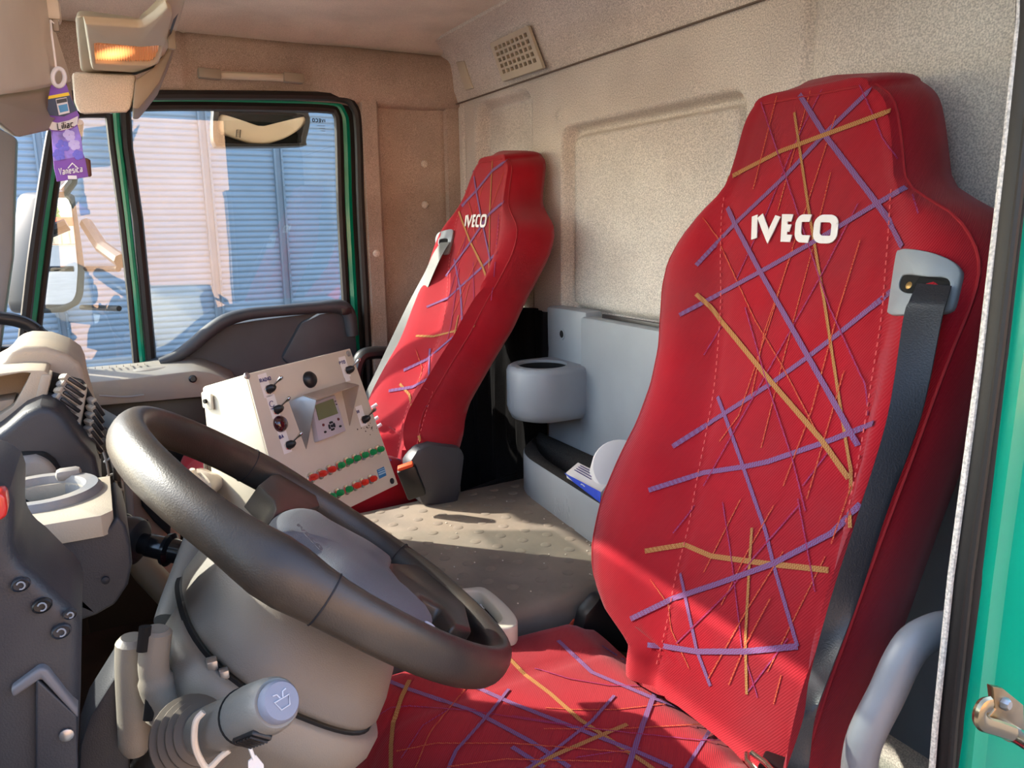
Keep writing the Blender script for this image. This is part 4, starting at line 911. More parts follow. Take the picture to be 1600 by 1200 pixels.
mb = MBk(); mb.lathe([(.004, 0), (.004, .006)], TL + dep * .90 + pd_ * .022 + Vector((-.003, .004, 0)), Vector((-dep.y, dep.x, 0)), 10); mb.build('lug_hole', dark_hole, cbx)
rotP = Matrix((px_, pn.cross(px_), pn)).transposed()
def plate(name, u, v, wdt, hgt, mat, lift=.0035, parent=None, rot=0.0): 
    return MBk().box(B(u, v, lift), (wdt, hgt, .001), rotP @ Matrix.Rotation(rot, 3, 'Z')).build(name, mat, parent or cbx, smooth=False)
def toggle(lu, lv, su, sv, mark=None, tilt=(.5, .6)):
    ang = math.atan2((B(lu, lv) - B(su, sv)).dot(px_), -(B(lu, lv) - B(su, sv)).dot(pd_))
    cu, cv = (lu * .55 + su * .45), (lv * .55 + sv * .45)
    lb = plate('switch_label', cu, cv, .020, .042, white_paper)
    mb = MBk()
    if mark: word(mb, mark, B(lu - 3, lv + 1, .0048) - px_ * .003, px_, -pd_, .0048, .0009, asp=.7)
    else:
        c = B(lu, lv + 2, .0045); mb.tube([c + px_ * .0044 * math.cos(a) + pd_ * .0044 * math.sin(a) for a in np.linspace(.5, 5.6, 12)], .0007, 5); stroke(mb, [c - px_ * .005 + pd_ * .0065, c + px_ * .003 + pd_ * .0065], .001, pn)
    mb.build('switch_symbol', ink_blue, lb, smooth=False)
    t = MBk().lathe([(.0085, 0), (.0085, .003), (.0075, .0035)], B(su, sv, .004), pn, 6).build('toggle_switch', chrome, cbx, ang=30)
    dr = (pn + px_ * tilt[0] - pd_ * tilt[1]).normalized()
    MBk().lathe([(.0078, .002), (.007, .010), (.005, .014), (.0035, .016)], B(su, sv, .005), (pn + dr * .5).normalized(), 14).build('boot', black_plastic, t)
    MBk().lathe([(.0018, .012), (.0022, .022), (.0035, .028), (.0038, .031), (.002, .034)], B(su, sv, .006), dr, 10).build('lever', chrome, t)
toggle(409, 597, 416, 610, 'RADIO'); toggle(422, 630, 428, 642); toggle(439, 685, 447, 697, '8A'); toggle(533, 569, 540, 580, 'PTO'); toggle(560, 645, 565, 657, 'III')
MBk().lathe([(.016, 0), (.0155, .004), (.012, .009), (.006, .012), (.001, .013)], B(481, 594, .0035), pn, 24).build('buzzer_dome', black_plastic, cbx)
MBk().lathe([(.0150, 0), (.0145, .004), (.011, .009), (.006, .011), (.001, .012)], B(435, 663, .0035), pn, 24).build('signal_lamp', M('dark_red_lens', (58, 16, 22), .12, coat=.8), cbx)
plate('switch_label', 541, 593, .014, .008, white_paper)
# sun hood over the display
hA, hB, hC, hD = B(452, 627), B(474, 618), B(562, 598), B(479, 703)
mb = MBk(); t_ = .0014; o1 = B(474, 618, .0); 
lt = B(452, 628, .003); lt2 = B(479, 703, .003); out1 = B(494, 624, .003) 
hood_d = .052
def lift_to(u, v, l):                      # point above the plate at height l that projects to (u, v)
    return PL(u, v, pO + pn * l * KB, pn)
w1, w2, w3 = lift_to(452, 627, .004), lift_to(474, 618, .026), lift_to(495, 625, .050)
w4 = lift_to(479, 702, .004)
mb.prism([w1, w2, w3, w4], px_ * -t_); mb.build('hood_side', steel, cbx, bevel=.0004)
r0, r1, r2_ = lift_to(540, 598, .026), lift_to(561, 602, .050), lift_to(546, 666, .004)
mb = MBk(); mb.prism([w2, r0, r1, w3], pd_ * -t_); mb.build('hood_top', M('hood_steel', (186, 172, 158), .45, .6), cbx, bevel=.0004)
mb = MBk(); mb.prism([lift_to(532, 602, .004), r0, r1, r2_], px_ * t_); mb.build('hood_side', M('hood_steel', (186, 172, 158), .45, .6), cbx, bevel=.0004)
# display unit
dq = [lift_to(490, 626, .016), lift_to(523, 616, .016), lift_to(543, 674, .016), lift_to(499, 690, .016)]
dq = [lift_to(488, 630, .016), lift_to(524, 617, .016), lift_to(541, 673, .016), lift_to(498, 690, .016)]
MBk().prism(dq, pn * -.010).build('display_unit', M('display_lilac_grey', (178, 172, 180), .45), cbx, bevel=.0015)
sd = [lift_to(u, v, .0168) for u, v in ((492, 633), (520, 623), (528, 646), (498, 657))]
MBk().prism(sd, pn * .0006).build('screen', screen_green, cbx, smooth=False)
def key(u, v, rr, sx=1.0, mat=ink): MBk().lathe([(rr, 0), (rr * .9, .0016), (rr * .3, .002)], lift_to(u, v, .0165), pn, 12, sx=sx, ref=tuple(px_)).build('key', mat, cbx)
kc = lift_to(518.5, 665.5, .0168)
for a in range(4):
    mb = MBk(); arc = [kc + (px_ * math.cos(t) + pd_ * math.sin(t)) * .0058 for t in np.linspace(a * math.pi / 2 - .56, a * math.pi / 2 + .56, 7)]
    mb.tube(arc, .0021, 6); mb.build('key', ink, cbx)
key(518.5, 665.5, .003); key(505, 664, .0028, 1, M('brown_key', (90, 30, 30), .5)); key(528.5, 655, .0028, 1, M('brown_key', (90, 30, 30), .5)); key(508, 675, .0022, 1.4); key(531.5, 666, .0022, 1.4)
key(523.5, 627, .0012); key(525.5, 632, .0012)
# indicator lamps, two rows, each with a chrome bezel and a little lever
def lamp(u, v, mat):
    t = MBk().lathe([(.0098, 0), (.0098, .003), (.0072, .0045)], B(u, v, .0035), pn, 14).build('lamp', chrome, cbx)
    MBk().lathe([(.0062, .002), (.0066, .007), (.0056, .012), (.003, .0145), (.0008, .015)], B(u, v, .0045), (pn + px_ * .3).normalized(), 12).build('lens', mat, t, ang=25)
for i, (u, v) in enumerate(((483, 747), (497, 741.5), (511.5, 735), (526, 728.5), (538.5, 722.5), (551, 717.5), (563.5, 712.5), (576, 708), (587.5, 703.5))): lamp(u, v, red_lens if i < 3 else green_lens)
for i, (u, v) in enumerate(((512, 777), (524, 771.5), (538, 766), (551, 760), (563, 755), (576, 749.5))): lamp(u, v, green_lens if i < 3 else red_lens)
pl_ = plate('maker_plate', 594, 739, .024, .019, blue_label)
mb = MBk()
for k in range(3): stroke(mb, [B(588 + k * .6, 736 + 3.3 * k, .0042), B(599 + k * .6, 731.5 + 3.3 * k, .0042)], .0022 if k else .0012, pn)
mb.build('print_lines', M('pale_blue_print', (150, 190, 214), .6), pl_, smooth=False)
mb = MBk()
for k in range(16): mb.box(B(573 + random.gauss(0, 7), 670 + random.gauss(0, 4), .0036), (random.uniform(.001, .004), random.uniform(.001, .003), .0004), rotP)
mb.build('chipped_paint', M('rust_chip', (60, 46, 40), .8), fp, kind='stuff', smooth=False)
# wires and a crumpled glove behind the box
wr = thing('cable_bundle', 'bundle of grey wires hanging below the control box', 'cables', P(335, 735, x=1.25))
for k in range(7): 
    u = 318 + 6 * k; MB().tube(catmull([P(u, 700, x=1.25), P(u + 3, 730, x=1.25), P(u + 2 + 2 * (k % 2), 770, x=1.26), P(u + 8, 800, x=1.27)], 5), .0028, 6).build('wire', M('grey_wire', (104, 98, 92), .6), wr)
gv2 = MB(); rows = []
for i, t in enumerate(np.linspace(.05, math.pi - .05, 12)):
    rows.append([P(308, 758, x=1.20) + Vector((.03 * math.sin(t) * math.cos(a) * (1 + .25 * math.sin(3 * a + 2 * t)), .034 * math.sin(t) * math.sin(a) * (1 + .2 * math.cos(4 * a)), .022 * math.cos(t) * (1 + .2 * math.sin(5 * a)))) for a in np.linspace(0, 2 * math.pi, 19)[:-1]])
gv2.grid(rows, True); tag(gv2.build('work_glove', M('dirty_cotton', (196, 182, 164), .9, var=.2, vscale=30)), 'crumpled pale work glove behind the steering wheel', 'glove')
mb = MB(); mb.box((BL + BR) / 2 + dep * .62 + Vector((0, .02, -.29)), (.10, .08, .54)); tag(mb.build('box_pedestal', black_plastic, bevel=.01), 'black pedestal under the cream control box', 'pedestal')
# ================================================================== steering wheel and column
WC = Vector((.70, -.164, -.297)); WT = R(39.3)
wn = Vector((0, -math.sin(WT), math.cos(WT)))            # towards the driver
wx = Vector((1, 0, 0)); wy = wn.cross(wx)                # wy points to the top of the wheel
sw = thing('steering_wheel', 'worn black steering wheel with a grey hub pad', 'steering wheel', WC)
def W(u, v, l=0.0): return PL(u, v, WC + wn * l, wn)
RW = .2015
ring = [WC + (wx * math.cos(a) + wy * math.sin(a)) * RW for a in np.linspace(0, 2 * math.pi, 73)[:-1]]
def sw_(k, c, w_): return math.exp(-((((k * 5 - c + 180) % 360 - 180) / w_) ** 2))
rad = [.0130 + .0034 * sw_(k, 152, 9) + .0012 * sw_(k, 5, 12) + .0012 * sw_(k, -62, 12) for k in range(72)]
mb = MB(); mb.tube(ring, rad, 20, True, flat=1.48, up=tuple(wn)); mb.build('rim', leather, sw, ang=80)
for a in (163, 12, -50):                  # stitched joints of the leather
    t = R(a); c = WC + (wx * math.cos(t) + wy * math.sin(t)) * RW; tg = (-wx * math.sin(t) + wy * math.cos(t))
    MB().tube([c + (wn * math.cos(q) + (wx * math.cos(t) + wy * math.sin(t)) * math.sin(q) * .68) * .0207 for q in np.linspace(0, 2 * math.pi, 25)[:-1]], .0007, 5, True).build('joint_seam', ink, sw)
pad = [(424, 815), (434, 804), (452, 797), (476, 798), (503, 815), (540, 835), (575, 854), (607, 877), (610, 884), (607, 898), (640, 942), (668, 966), (676, 974), (650, 968), (592, 952), (560, 938), (520, 912), (500, 890), (480, 870), (450, 848), (425, 835)]
mb = MB(); pp = catmull([W(u, v, .012) for u, v in pad], 3, True)
pc = sum(pp, Vector()) / len(pp)
rows = [[p - wn * .03 for p in pp], [p - wn * .002 for p in pp]] + [[pc + (p - pc) * k + wn * h for p in pp] for k, h in ((.985, .001), (.95, .004), (.85, .008), (.6, .011), (.3, .012))]
mb.grid(rows, True); mb.cap(rows[-1]); mb.build('hub_pad', hub_grey, sw, ang=60)
mb = MB(); a, b = W(462, 832, .0275), W(490, 846, .0275)
word(mb, 'IVECO', W(464, 822, .0262), (W(488, 847, .0262) - W(464, 822, .0262)), (W(478, 820, .0262) - W(466, 836, .0262)), .011, .0024, sp=.28, th=.00008, lift=.0003); mb.build('embossed_word', M('hub_emboss_shade', (78, 82, 88), .6), sw, smooth=False)  # flat strokes; a darker grey paints the shading of the relief
def spoke(name, poly, l0, l1, mat=leather, bev=.006):
    mb = MB(); mb.prism([W(u, v, l1) for u, v in poly], wn * (l0 - l1)); return mb.build(name, mat, sw, bevel=bev, seg=3, ang=60)
spoke('spoke', [(405, 757), (424, 742), (446, 738), (490, 762), (500, 790), (476, 800), (452, 797), (434, 804), (424, 812), (431, 795), (428, 780)], -.016, .010)
spoke('spoke', [(607, 877), (652, 880), (690, 905), (728, 940), (740, 985), (710, 975), (692, 948), (660, 930), (640, 942), (608, 898)], -.016, .010)
spoke('spoke', [(425, 835), (450, 848), (480, 870), (500, 890), (520, 912), (490, 912), (455, 890), (425, 868), (408, 845)], -.022, -.004)
sp = spoke('button_strip', [(590, 950), (640, 962), (678, 976), (706, 994), (716, 1002), (690, 994), (650, 983), (610, 968)], .0, .011, black_plastic, .003)
for u, v in ((618, 963), (647, 971.5), (670.5, 978.5)):
    MB().lathe([(.0052, 0), (.0052, .0016), (.004, .0022), (.001, .0024)], W(u, v, .011), wn, 18).build('round_button', M('pale_button', (196, 202, 212), .5), sp)
# bowl behind the wheel
ax = -wn
co = thing('steering_column', 'dusty grey steering column shroud under the wheel', 'column', WC + ax * .3)
mb = MB(); c1 = WC

def oval(h, a, b0, b1, n=64, e=2.6, cx=0.0):
    out = []
    for t in np.linspace(0, 2 * math.pi, n + 1)[:-1]:
        c_, s_ = math.cos(t), math.sin(t); k = (abs(c_) ** e + abs(s_) ** e) ** (-1 / e)
        out.append(WC + ax * h + wx * (a * c_ * k + cx) + wy * ((b0 + b1) / 2 + (b1 - b0) / 2 * s_ * k))
    return out
rows = [oval(.016, .070, -.07, .06, e=2), oval(.024, .088, -.085, .068, e=2.1), oval(.036, .106, -.098, .074), oval(.055, .122, -.110, .078), oval(.080, .131, -.118, .080), oval(.098, .134, -.121, .080), oval(.104, .131, -.119, .077), oval(.106, .120, -.11, .066)]
mb.grid(rows, True); mb.cap(rows[0]); mb.cap(rows[-1])
mb.build('wheel_bowl', M('bowl_plastic', (120, 117, 112), .5, bump=.25, bscale=900, dust=((146, 136, 118), 8, .4)), co, ang=60)
mb = MB(); rows = [oval(.108, .088, -.108, .066, cx=-.035), oval(.108, .096, -.120, .080, cx=-.037), oval(.112, .099, -.123, .084, cx=-.038), oval(.128, .098, -.124, .084, cx=-.04), oval(.142, .094, -.12, .076, cx=-.04), oval(.165, .085, -.11, .055, cx=-.03), oval(.22, .075, -.10, .03, cx=-.02), oval(.34, .07, -.09, .02), oval(.46, .065, -.08, .02)]
mb.grid(rows, True); mb.cap(rows[0]); mb.cap(rows[-1]); mb.build('shroud', col_grey, co, ang=60)
mb = MB(); mb.grid([oval(.1055, .1325, -.1195, .0785), oval(.1085, .1325, -.1205, .0815)], True); mb.build('gap', dark_hole, co)
# clip seen in the gap
mb = MB(); mb.box(PL(331, 1037, WC + ax * .106, wn), (.010, .008, .008)); mb.box(PL(350, 1052, WC + ax * .106, wn), (.008, .007, .007)); mb.build('clip', steel, co, bevel=.001)
# cover plates to the left of the shroud
def pill(name, pts, r, mat, parent, flat=1.0, n=14): return MB().tube(catmull(pts, 5), r, n, flat=flat).build(name, mat, parent)
pill('cover_plate', [P(246, 982, x=.62), P(243, 1005, x=.62), P(240, 1040, x=.62), P(247, 1075, x=.62), P(258, 1100, x=.62), P(250, 1130, x=.62)], [.0085] + [.0115] * 12 + [.0135] * 12 + [.008], col_grey, co)
pill('cover_plate', [P(207, 995, x=.65), P(206, 1040, x=.65), P(209, 1110, x=.65), P(212, 1175, x=.65)], [.009] + [.0128] * 14 + [.009], col_grey, co)
for u, v, r_ in ((225, 998, .0075), (236, 1105, .0085)):
    d_ = P(u, v, x=.6125); MB().tube([d_ + Vector((0, -.002, .010)), d_ + Vector((0, .002, -.010))], r_ * .62, 10, flat=.6, up=(1, 0, 0)).build('screw_hole', dark_hole, co)
mb = MB(); mb.prism([P(u, v, x=.66) for u, v in ((125, 1165), (140, 1120), (190, 1040), (200, 1060), (205, 1260), (120, 1260))], (.05, 0, 0)); mb.build('lower_skirt', dash_grey, co, bevel=.004)
# lower column trim under the wheel
mb = MB(); mb.prism([P(u, v, x=.60) for u, v in ((330, 1075), (400, 1100), (480, 1115), (520, 1120), (500, 1150), (460, 1190), (420, 1230), (300, 1230), (290, 1150))], (.12, 0, 0)); mb.build('lower_trim', M('dark_trim', (64, 60, 58), .55), co, bevel=.015, seg=3)
# wiper stalk pointing at the open door
b0, b1 = P(318, 1146, x=.54), P(433, 1098, x=.455)
wsx = thing('wiper_stalk', 'stout grey wiper stalk on the door side of the steering column', 'stalk', b0)
dv = (b1 - b0).normalized(); L = (b1 - b0).length
MB().lathe([(.012, -.02), (.0165, .0), (.0172, .02), (.0172, L * .52), (.0178, L * .60), (.0185, L * .72), (.0178, L * .90), (.0165, L * .98), (.015, L)], b0, dv, 28).build('stalk_body', col_grey, wsx, ang=50)
MB().lathe([(.0132, L - .002), (.0132, L + .004), (.0115, L + .0065), (.004, L + .007)], b0, dv, 26).build('wash_button', M('blue_grey_button', (128, 132, 146), .5, bump=.1), wsx, ang=40)
MB().tube([b0 + dv * (L * .60) + v for v in [((Vector((0, 0, 1)) - dv * dv.z).normalized() * math.cos(t) + dv.cross((Vector((0, 0, 1)) - dv * dv.z).normalized()) * math.sin(t)) * .0179 for t in np.linspace(0, 2 * math.pi, 33)[:-1]]], .0009, 6, True).build('ring_groove', dark_hole, wsx)
uu = (Vector((0, 0, 1)) - dv * dv.z).normalized(); ss = dv.cross(uu); tipc = b0 + dv * (L + .0074)
mb = MB(); mb.tube([tipc + uu * a * .009 + ss * b * .009 for a, b in ((-.5, -.35), (.15, -.6), (.15, .6), (-.5, .35))], .0006, 5, True); mb.tube([tipc + uu * a * .009 + ss * b * .009 for a, b in ((.2, -.1), (.55, -.25), (.6, -.55))], .0005, 5); mb.tube([tipc + uu * a * .009 + ss * b * .009 for a, b in ((.2, .1), (.55, .25), (.6, .55))], .0005, 5); mb.build('wash_symbol', M('pale_symbol', (190, 194, 204), .6), wsx)
cd = -(b0 + dv * L * .8); cd = (cd - dv * cd.dot(dv)).normalized(); lo_n = (cd * .75 - uu * .9); lo_n = (lo_n - dv * lo_n.dot(dv)).normalized(); lo = b0 + dv * L * .79 + lo_n * .0178; ss = dv.cross(-lo_n); uu = -lo_n
mb = MB()
mb.box(lo, (.030, .014, .004), Matrix((dv, ss, -uu)).transposed()); mb.build('grip_pad', black_plastic, wsx, bevel=.0015)
for k in range(6): MB().box(lo + dv * (-.011 + .0044 * k) - uu * .0024, (.0014, .012, .0014), Matrix((dv, ss, -uu)).transposed()).build('grip_rib', rubber, wsx)
for k, (r_, h) in enumerate(((.031, -.020), (.028, -.013), (.025, -.006), (.022, .001))):
    MB().lathe([(r_ - .004, -.003), (r_, -.001), (r_, .001), (r_ - .004, .004)], b0 + dv * (h), dv, 32).build('bellows_fold', M('bellows_grey', (92, 84, 74), .6), wsx)
# far stalk
a0, a1 = P(276, 942, x=.76), P(316, 830, x=.83)
fs = thing('gear_stalk', 'pale upright stalk on the far side of the steering column', 'stalk', a0)
MB().tube([a0 + (a0 - a1) * .25, a0, a0.lerp(a1, .5), a1, a1 + (a1 - a0) * .1], [.0145, .0155, .0155, .0155, .013], 18).build('stalk_body', col_grey, fs)
dvf = (a1 - a0).normalized(); sdv = (Vector((-.55, -.8, 0)) - dvf * Vector((-.55, -.8, 0)).dot(dvf)).normalized()
mb = MB(); mb.box(a0.lerp(a1, .55) + sdv * .0135, (.010, .07, .006), Matrix((sdv.cross(dvf), dvf, sdv)).transposed()); o = mb.build('marking_strip', M('slate_strip', (62, 66, 78), .5), fs, bevel=.002)
mb = MB(); word(mb, 'I', a0.lerp(a1, .72) + sdv * .017, sdv.cross(dvf) * -1, dvf, .007, .001); word(mb, 'O', a0.lerp(a1, .42) + sdv * .017, sdv.cross(dvf) * -1, dvf, .007, .001, asp=.8); mb.build('stalk_mark', white_plastic, o, smooth=False)
kt = thing('key_tag', 'white paper tag hanging under the wiper stalk', 'tag', P(395, 1180, x=.47))
MB().prism([P(u, v, x=.47) for u, v in ((388, 1190), (400, 1180), (412, 1195), (414, 1230), (388, 1230))], (.001, 0, 0)).build('tag', white_paper, kt, smooth=False)
MB().tube([P(386, 1156, x=.47), P(391, 1170, x=.47), P(397, 1186, x=.47)], .0012, 6).build('string', white_paper, kt)
lp = [P(u, v, x=.50) for u, v in ((318, 1112), (306, 1128), (304, 1160), (312, 1185), (325, 1200), (345, 1182), (358, 1172))]
tag(MB().tube(catmull(lp, 5), .0022, 8).build('cable_tie', M('cream_cord', (222, 206, 184), .6)), 'cream cord looped around the wiper stalk', 'cord')

# ================================================================== dashboard
db_ = thing('dashboard', 'dusty grey dashboard body at the left edge', 'dashboard', P(40, 700, x=1.1))
def prismx(name, px, x0, x1, mat, parent, bev=.01, seg=3, tilt=0.0):
    mb = MB(); a = [P(u, v, x=x0) for u, v in px]; mb.prism(a, (x1 - x0, 0, 0)); return mb.build(name, mat, parent, bevel=bev, seg=seg)
hump = [(-90, 600), (-30, 585), (2, 568), (14, 548), (38, 541), (72, 542), (104, 553), (124, 567), (131, 582), (136, 610), (150, 660), (158, 720), (158, 830), (-90, 830)]
prismx('console_body', hump, 0.95, 1.10, dash_cream, db_, .035, 5)
mb = MB(); mb.box((1.2, .40, -.62), (1.70, .50, .70)); mb.build('bulkhead', dash_grey, db_, bevel=.03)
mb = MB(); mb.box((.62, .42, -.31), (.56, .46, .12)); mb.build('instrument_hood', dash_grey, db_, bevel=.03)
mb = MB(); mb.box((1.72, .40, -.38), (.66, .50, .12)); mb.build('passenger_shelf', dash_grey, db_, bevel=.03)
# front of the centre console: upper tray opening, frame, sloping apron
low = [(-90, 690), (-20, 690), (8, 668), (36, 645), (62, 634), (78, 634), (100, 650), (128, 690), (150, 715), (160, 760), (162, 860), (-90, 860)]
prismx('apron', low, .83, .97, dash_grey, db_, .02)
fr_o = [(-90, 590), (-20, 586), (40, 579), (68, 579), (76, 584), (70, 605), (58, 632), (46, 644), (10, 668), (-30, 690), (-90, 700)]
fr_i = [(-70, 600), (-20, 592), (36, 582), (48, 583), (40, 600), (28, 622), (20, 636), (-5, 652), (-40, 676), (-70, 684)]
mb = MB(); mb.ringplate([P(u, v, x=.89) for u, v in fr_o], [P(u, v, x=.89) for u, v in fr_i], (.08, 0, 0), 64); mb.build('tray_frame', dash_cream, db_, bevel=.004, ang=50)
mb = MB(); mb.prism([P(u, v, x=.955) for u, v in fr_i], (.004, 0, 0)); mb.build('tray_back', grey_dusty, db_, smooth=False)
mb = MB(); mb.prism([P(u, v, x=.915) for u, v in ((-90, 650), (-20, 630), (24, 622), (20, 640), (-30, 672), (-90, 690))], (.04, 0, 0)); mb.build('tray_lip', dash_cream, db_, bevel=.003)
# switch bank: two columns of rockers in dusty frames
sb_ = thing('switch_bank', 'two rows of dusty rocker switches on the dashboard side', 'switches', P(110, 640, x=.87))
xs0 = .90
for (u0, v0, u1, v1, wpx) in ((73, 584, 59, 640, 9), (130, 606, 118, 672, 7)):
    mb = MB(); mb.prism([P(u0 - wpx, v0, x=xs0 - .012), P(u0 + wpx, v0 + 1, x=xs0 - .012), P(u1 + wpx, v1 + 2, x=xs0 - .012), P(u1 - wpx, v1, x=xs0 - .012)], (.03, 0, 0)); mb.build('frame_bar', dash_cream, sb_, bevel=.003)
def rocker(a, b, wd, i):
    t = (b - a).normalized(); n = Vector((-.9, -.15, .42)); n = (n - t * n.dot(t)).normalized(); q = n.cross(t); rot = Matrix((t, q, n)).transposed(); L = (b - a).length; c = (a + b) / 2
    o = MB().box(c + n * .004, (L, wd, .012), rot).build('rocker_switch', grey_dusty if i % 2 else dash_cream, sb_, bevel=.003)
    MB().box(c + n * .0105 + t * L * .06, (L * .72, wd * .52, .003), rot).build('rocker_face', black_plastic, o, bevel=.001)
    MB().box(c + n * .011 - t * L * .42, (L * .10, wd * .8, .003), rot).build('rocker_tip', dash_cream, o, bevel=.001)
for k in range(6):
    t = k / 5; rocker(P(92 - 20 * t, 587 + 50 * t, x=xs0 - .008), P(129 - 14 * t, 611 + 58 * t, x=xs0 - .002), .0075, k)
    rocker(P(137 - 7 * t, 620 + 56 * t, x=xs0 - .004), P(156 - 2 * t, 648 + 58 * t, x=xs0 + .002), .0070, k + 1)
mb = MB(); mb.prism([P(u, v, x=xs0 + .004) for u, v in ((70, 585), (130, 600), (158, 650), (158, 720), (120, 690), (62, 642))], (.03, 0, 0)); mb.build('switch_bed', dark_hole, sb_, bevel=.003)
for u, v in ((62, 632), (120, 668)):
    MB().prism([P(u - 8, v - 6, x=xs0 - .0135), P(u + 4, v - 7, x=xs0 - .0135), P(u + 2, v + 7, x=xs0 - .0135), P(u - 10, v + 7, x=xs0 - .0135)], (-.001, 0, 0)).build('blue_film', M('blue_film', (150, 196, 232), .3), sb_, smooth=False)
# pull-out ashtray bar below
ha = thing('ashtray', 'dusty rounded ashtray bar in the dashboard', 'ashtray', P(40, 725, x=.82))
prismx('ashtray_front', [(-90, 745), (-30, 728), (20, 718), (55, 714), (74, 720), (86, 735), (90, 748), (20, 752), (-90, 775)], .812, .86, grey_dusty, ha, .010)
prismx('ashtray_gap', [(-90, 735), (-10, 713), (40, 708), (70, 708), (86, 720), (104, 748), (80, 760), (-90, 790)], .822, .84, dark_hole, ha, .003)
# air vents lattice and tan lower panel further away
av = thing('dash_vents', 'black dashboard air vents with thin curved vanes', 'vent', P(185, 730, x=1.2))
prismx('vent_bed', [(150, 660), (205, 690), (238, 780), (240, 860), (190, 850), (158, 780)], 1.17, 1.30, black_plastic, av, .004)
for k in range(5):
    MB().tube(catmull([P(158 + 5 * k, 700 + 22 * k, x=1.165), P(170 + 7 * k, 690 + 25 * k, x=1.155), P(184 + 10 * k, 700 + 24 * k, x=1.165)], 5), .0018, 6).build('vane', grey_dusty, av)
    MB().tube(catmull([P(160 + 10 * k, 700 + 6 * k, x=1.163), P(168 + 11 * k, 730 + 10 * k, x=1.16), P(172 + 13 * k, 765 + 12 * k, x=1.163)], 5), .0016, 6).build('vane', grey_dusty, av)
for u, v, n_ in ((160, 697, 0), (180, 745, 1)):
    MB().prism([P(u - 4, v - 12, x=1.15), P(u + 8, v - 9, x=1.15), P(u + 9, v + 9, x=1.15), P(u - 3, v + 6, x=1.15)], (.01, 0, 0)).build('vane_tab', black_plastic, av, bevel=.002)
MB().prism([P(152, 648, x=1.3), P(176, 650, x=1.3), P(170, 676, x=1.3), P(158, 680, x=1.3)], (.004, 0, 0)).build('pale_sticker', M('pale_blue_card', (190, 205, 214), .6), av, smooth=False)
tp2 = thing('lower_dash_panel', 'tan lower dashboard panel with small slots behind the wheel', 'panel', P(250, 850, x=1.05))
prismx('panel', [(196, 700), (212, 770), (240, 800), (282, 835), (284, 900), (262, 900), (228, 880), (200, 850)], 1.07, 1.12, M('tan_panel', (150, 118, 98), .6, bump=.1), tp2, .004)
prismx('upright_rib', [(192, 740), (206, 745), (214, 860), (202, 860)], 1.05, 1.08, col_grey, tp2, .003)
for u, v in ((226, 815), (221, 824)): MB().box(P(u, v, x=1.068), (.004, .008, .003)).build('slot', dark_hole, tp2)
prismx('dark_opening', [(218, 768), (240, 776), (268, 812), (266, 840), (240, 815), (222, 792)], 1.055, 1.07, dark_hole, tp2, .003)
# cup-holder block
cbk = thing('dash_cup_holder', 'grey dashboard block with a round cup holder on top', 'cup holder', P(100, 860, x=.72))
blk = [(-60, 818), (20, 810), (60, 806), (110, 800), (163, 790), (182, 803), (196, 812), (203, 850), (207, 880), (200, 915), (180, 945), (150, 962), (120, 972), (104, 952), (86, 944), (60, 925), (30, 880), (20, 850), (-60, 850)]
ZB = -.216; yl, yr = P(-60, 800, x=.646).y, P(150, 786, x=.646).y
side = [P(u, v, x=.646) for u, v in ((184, 806), (197, 822), (204, 850), (207, 880), (200, 915), (180, 945), (150, 962), (120, 972), (104, 952), (86, 944), (60, 925), (30, 880), (20, 850), (-60, 850))]
yr2 = P(176, 800, x=.643).y
mb = MB(); mb.prism([Vector((.646, yl, ZB - .012)), Vector((.646, yr2 + .004, ZB - .012))] + side, (.10, 0, 0)); mb.build('block', dash_grey, cbk, bevel=.012, seg=3)
cc = P(62, 763, z=ZB + .006)
yr2 = P(176, 800, x=.643).y; tp3 = [Vector((.643, yl, ZB)), Vector((.643, yr2 + .008, ZB)), Vector((.651, yr2, ZB)), Vector((.748, yr2, ZB)), Vector((.748, yl, ZB))]
mb = MB(); mb.ringplate(tp3, [Vector((cc.x + .0318 * math.cos(a), cc.y + .0318 * math.sin(a), ZB)) for a in np.linspace(0, 2 * math.pi, 49)[:-1]], (0, 0, -.017), 160); mb.build('block_top', dash_cream, cbk, bevel=.003, ang=40)  # cream cap paints the sunlit top edge of the grey block
mb = MB(); mb.lathe([(.043, -.016), (.046, -.013), (.046, -.004), (.043, .0), (.034, .0), (.032, -.003), (.0312, -.022)], cc, (0.0, 0, 1), 48, caps=False); mb.build('cup_ring', grey_dusty, cbk, ang=40)
mb = MB(); mb.lathe([(.0310, -.0225), (.0310, -.0215)], cc, (0, 0, 1), 32); mb.build('cup_floor', dash_grey, cbk)
mb = MB(); mb.box(P(107, 740, z=-.21), (.014, .020, .010)); mb.build('latch_tab', grey_dusty, cbk, bevel=.004)
MB().lathe([(.003, 0), (.003, .002), (.001, .003)], P(165, 906, x=.645), (-1, 0, 0), 10).build('rivet', ink, cbk)
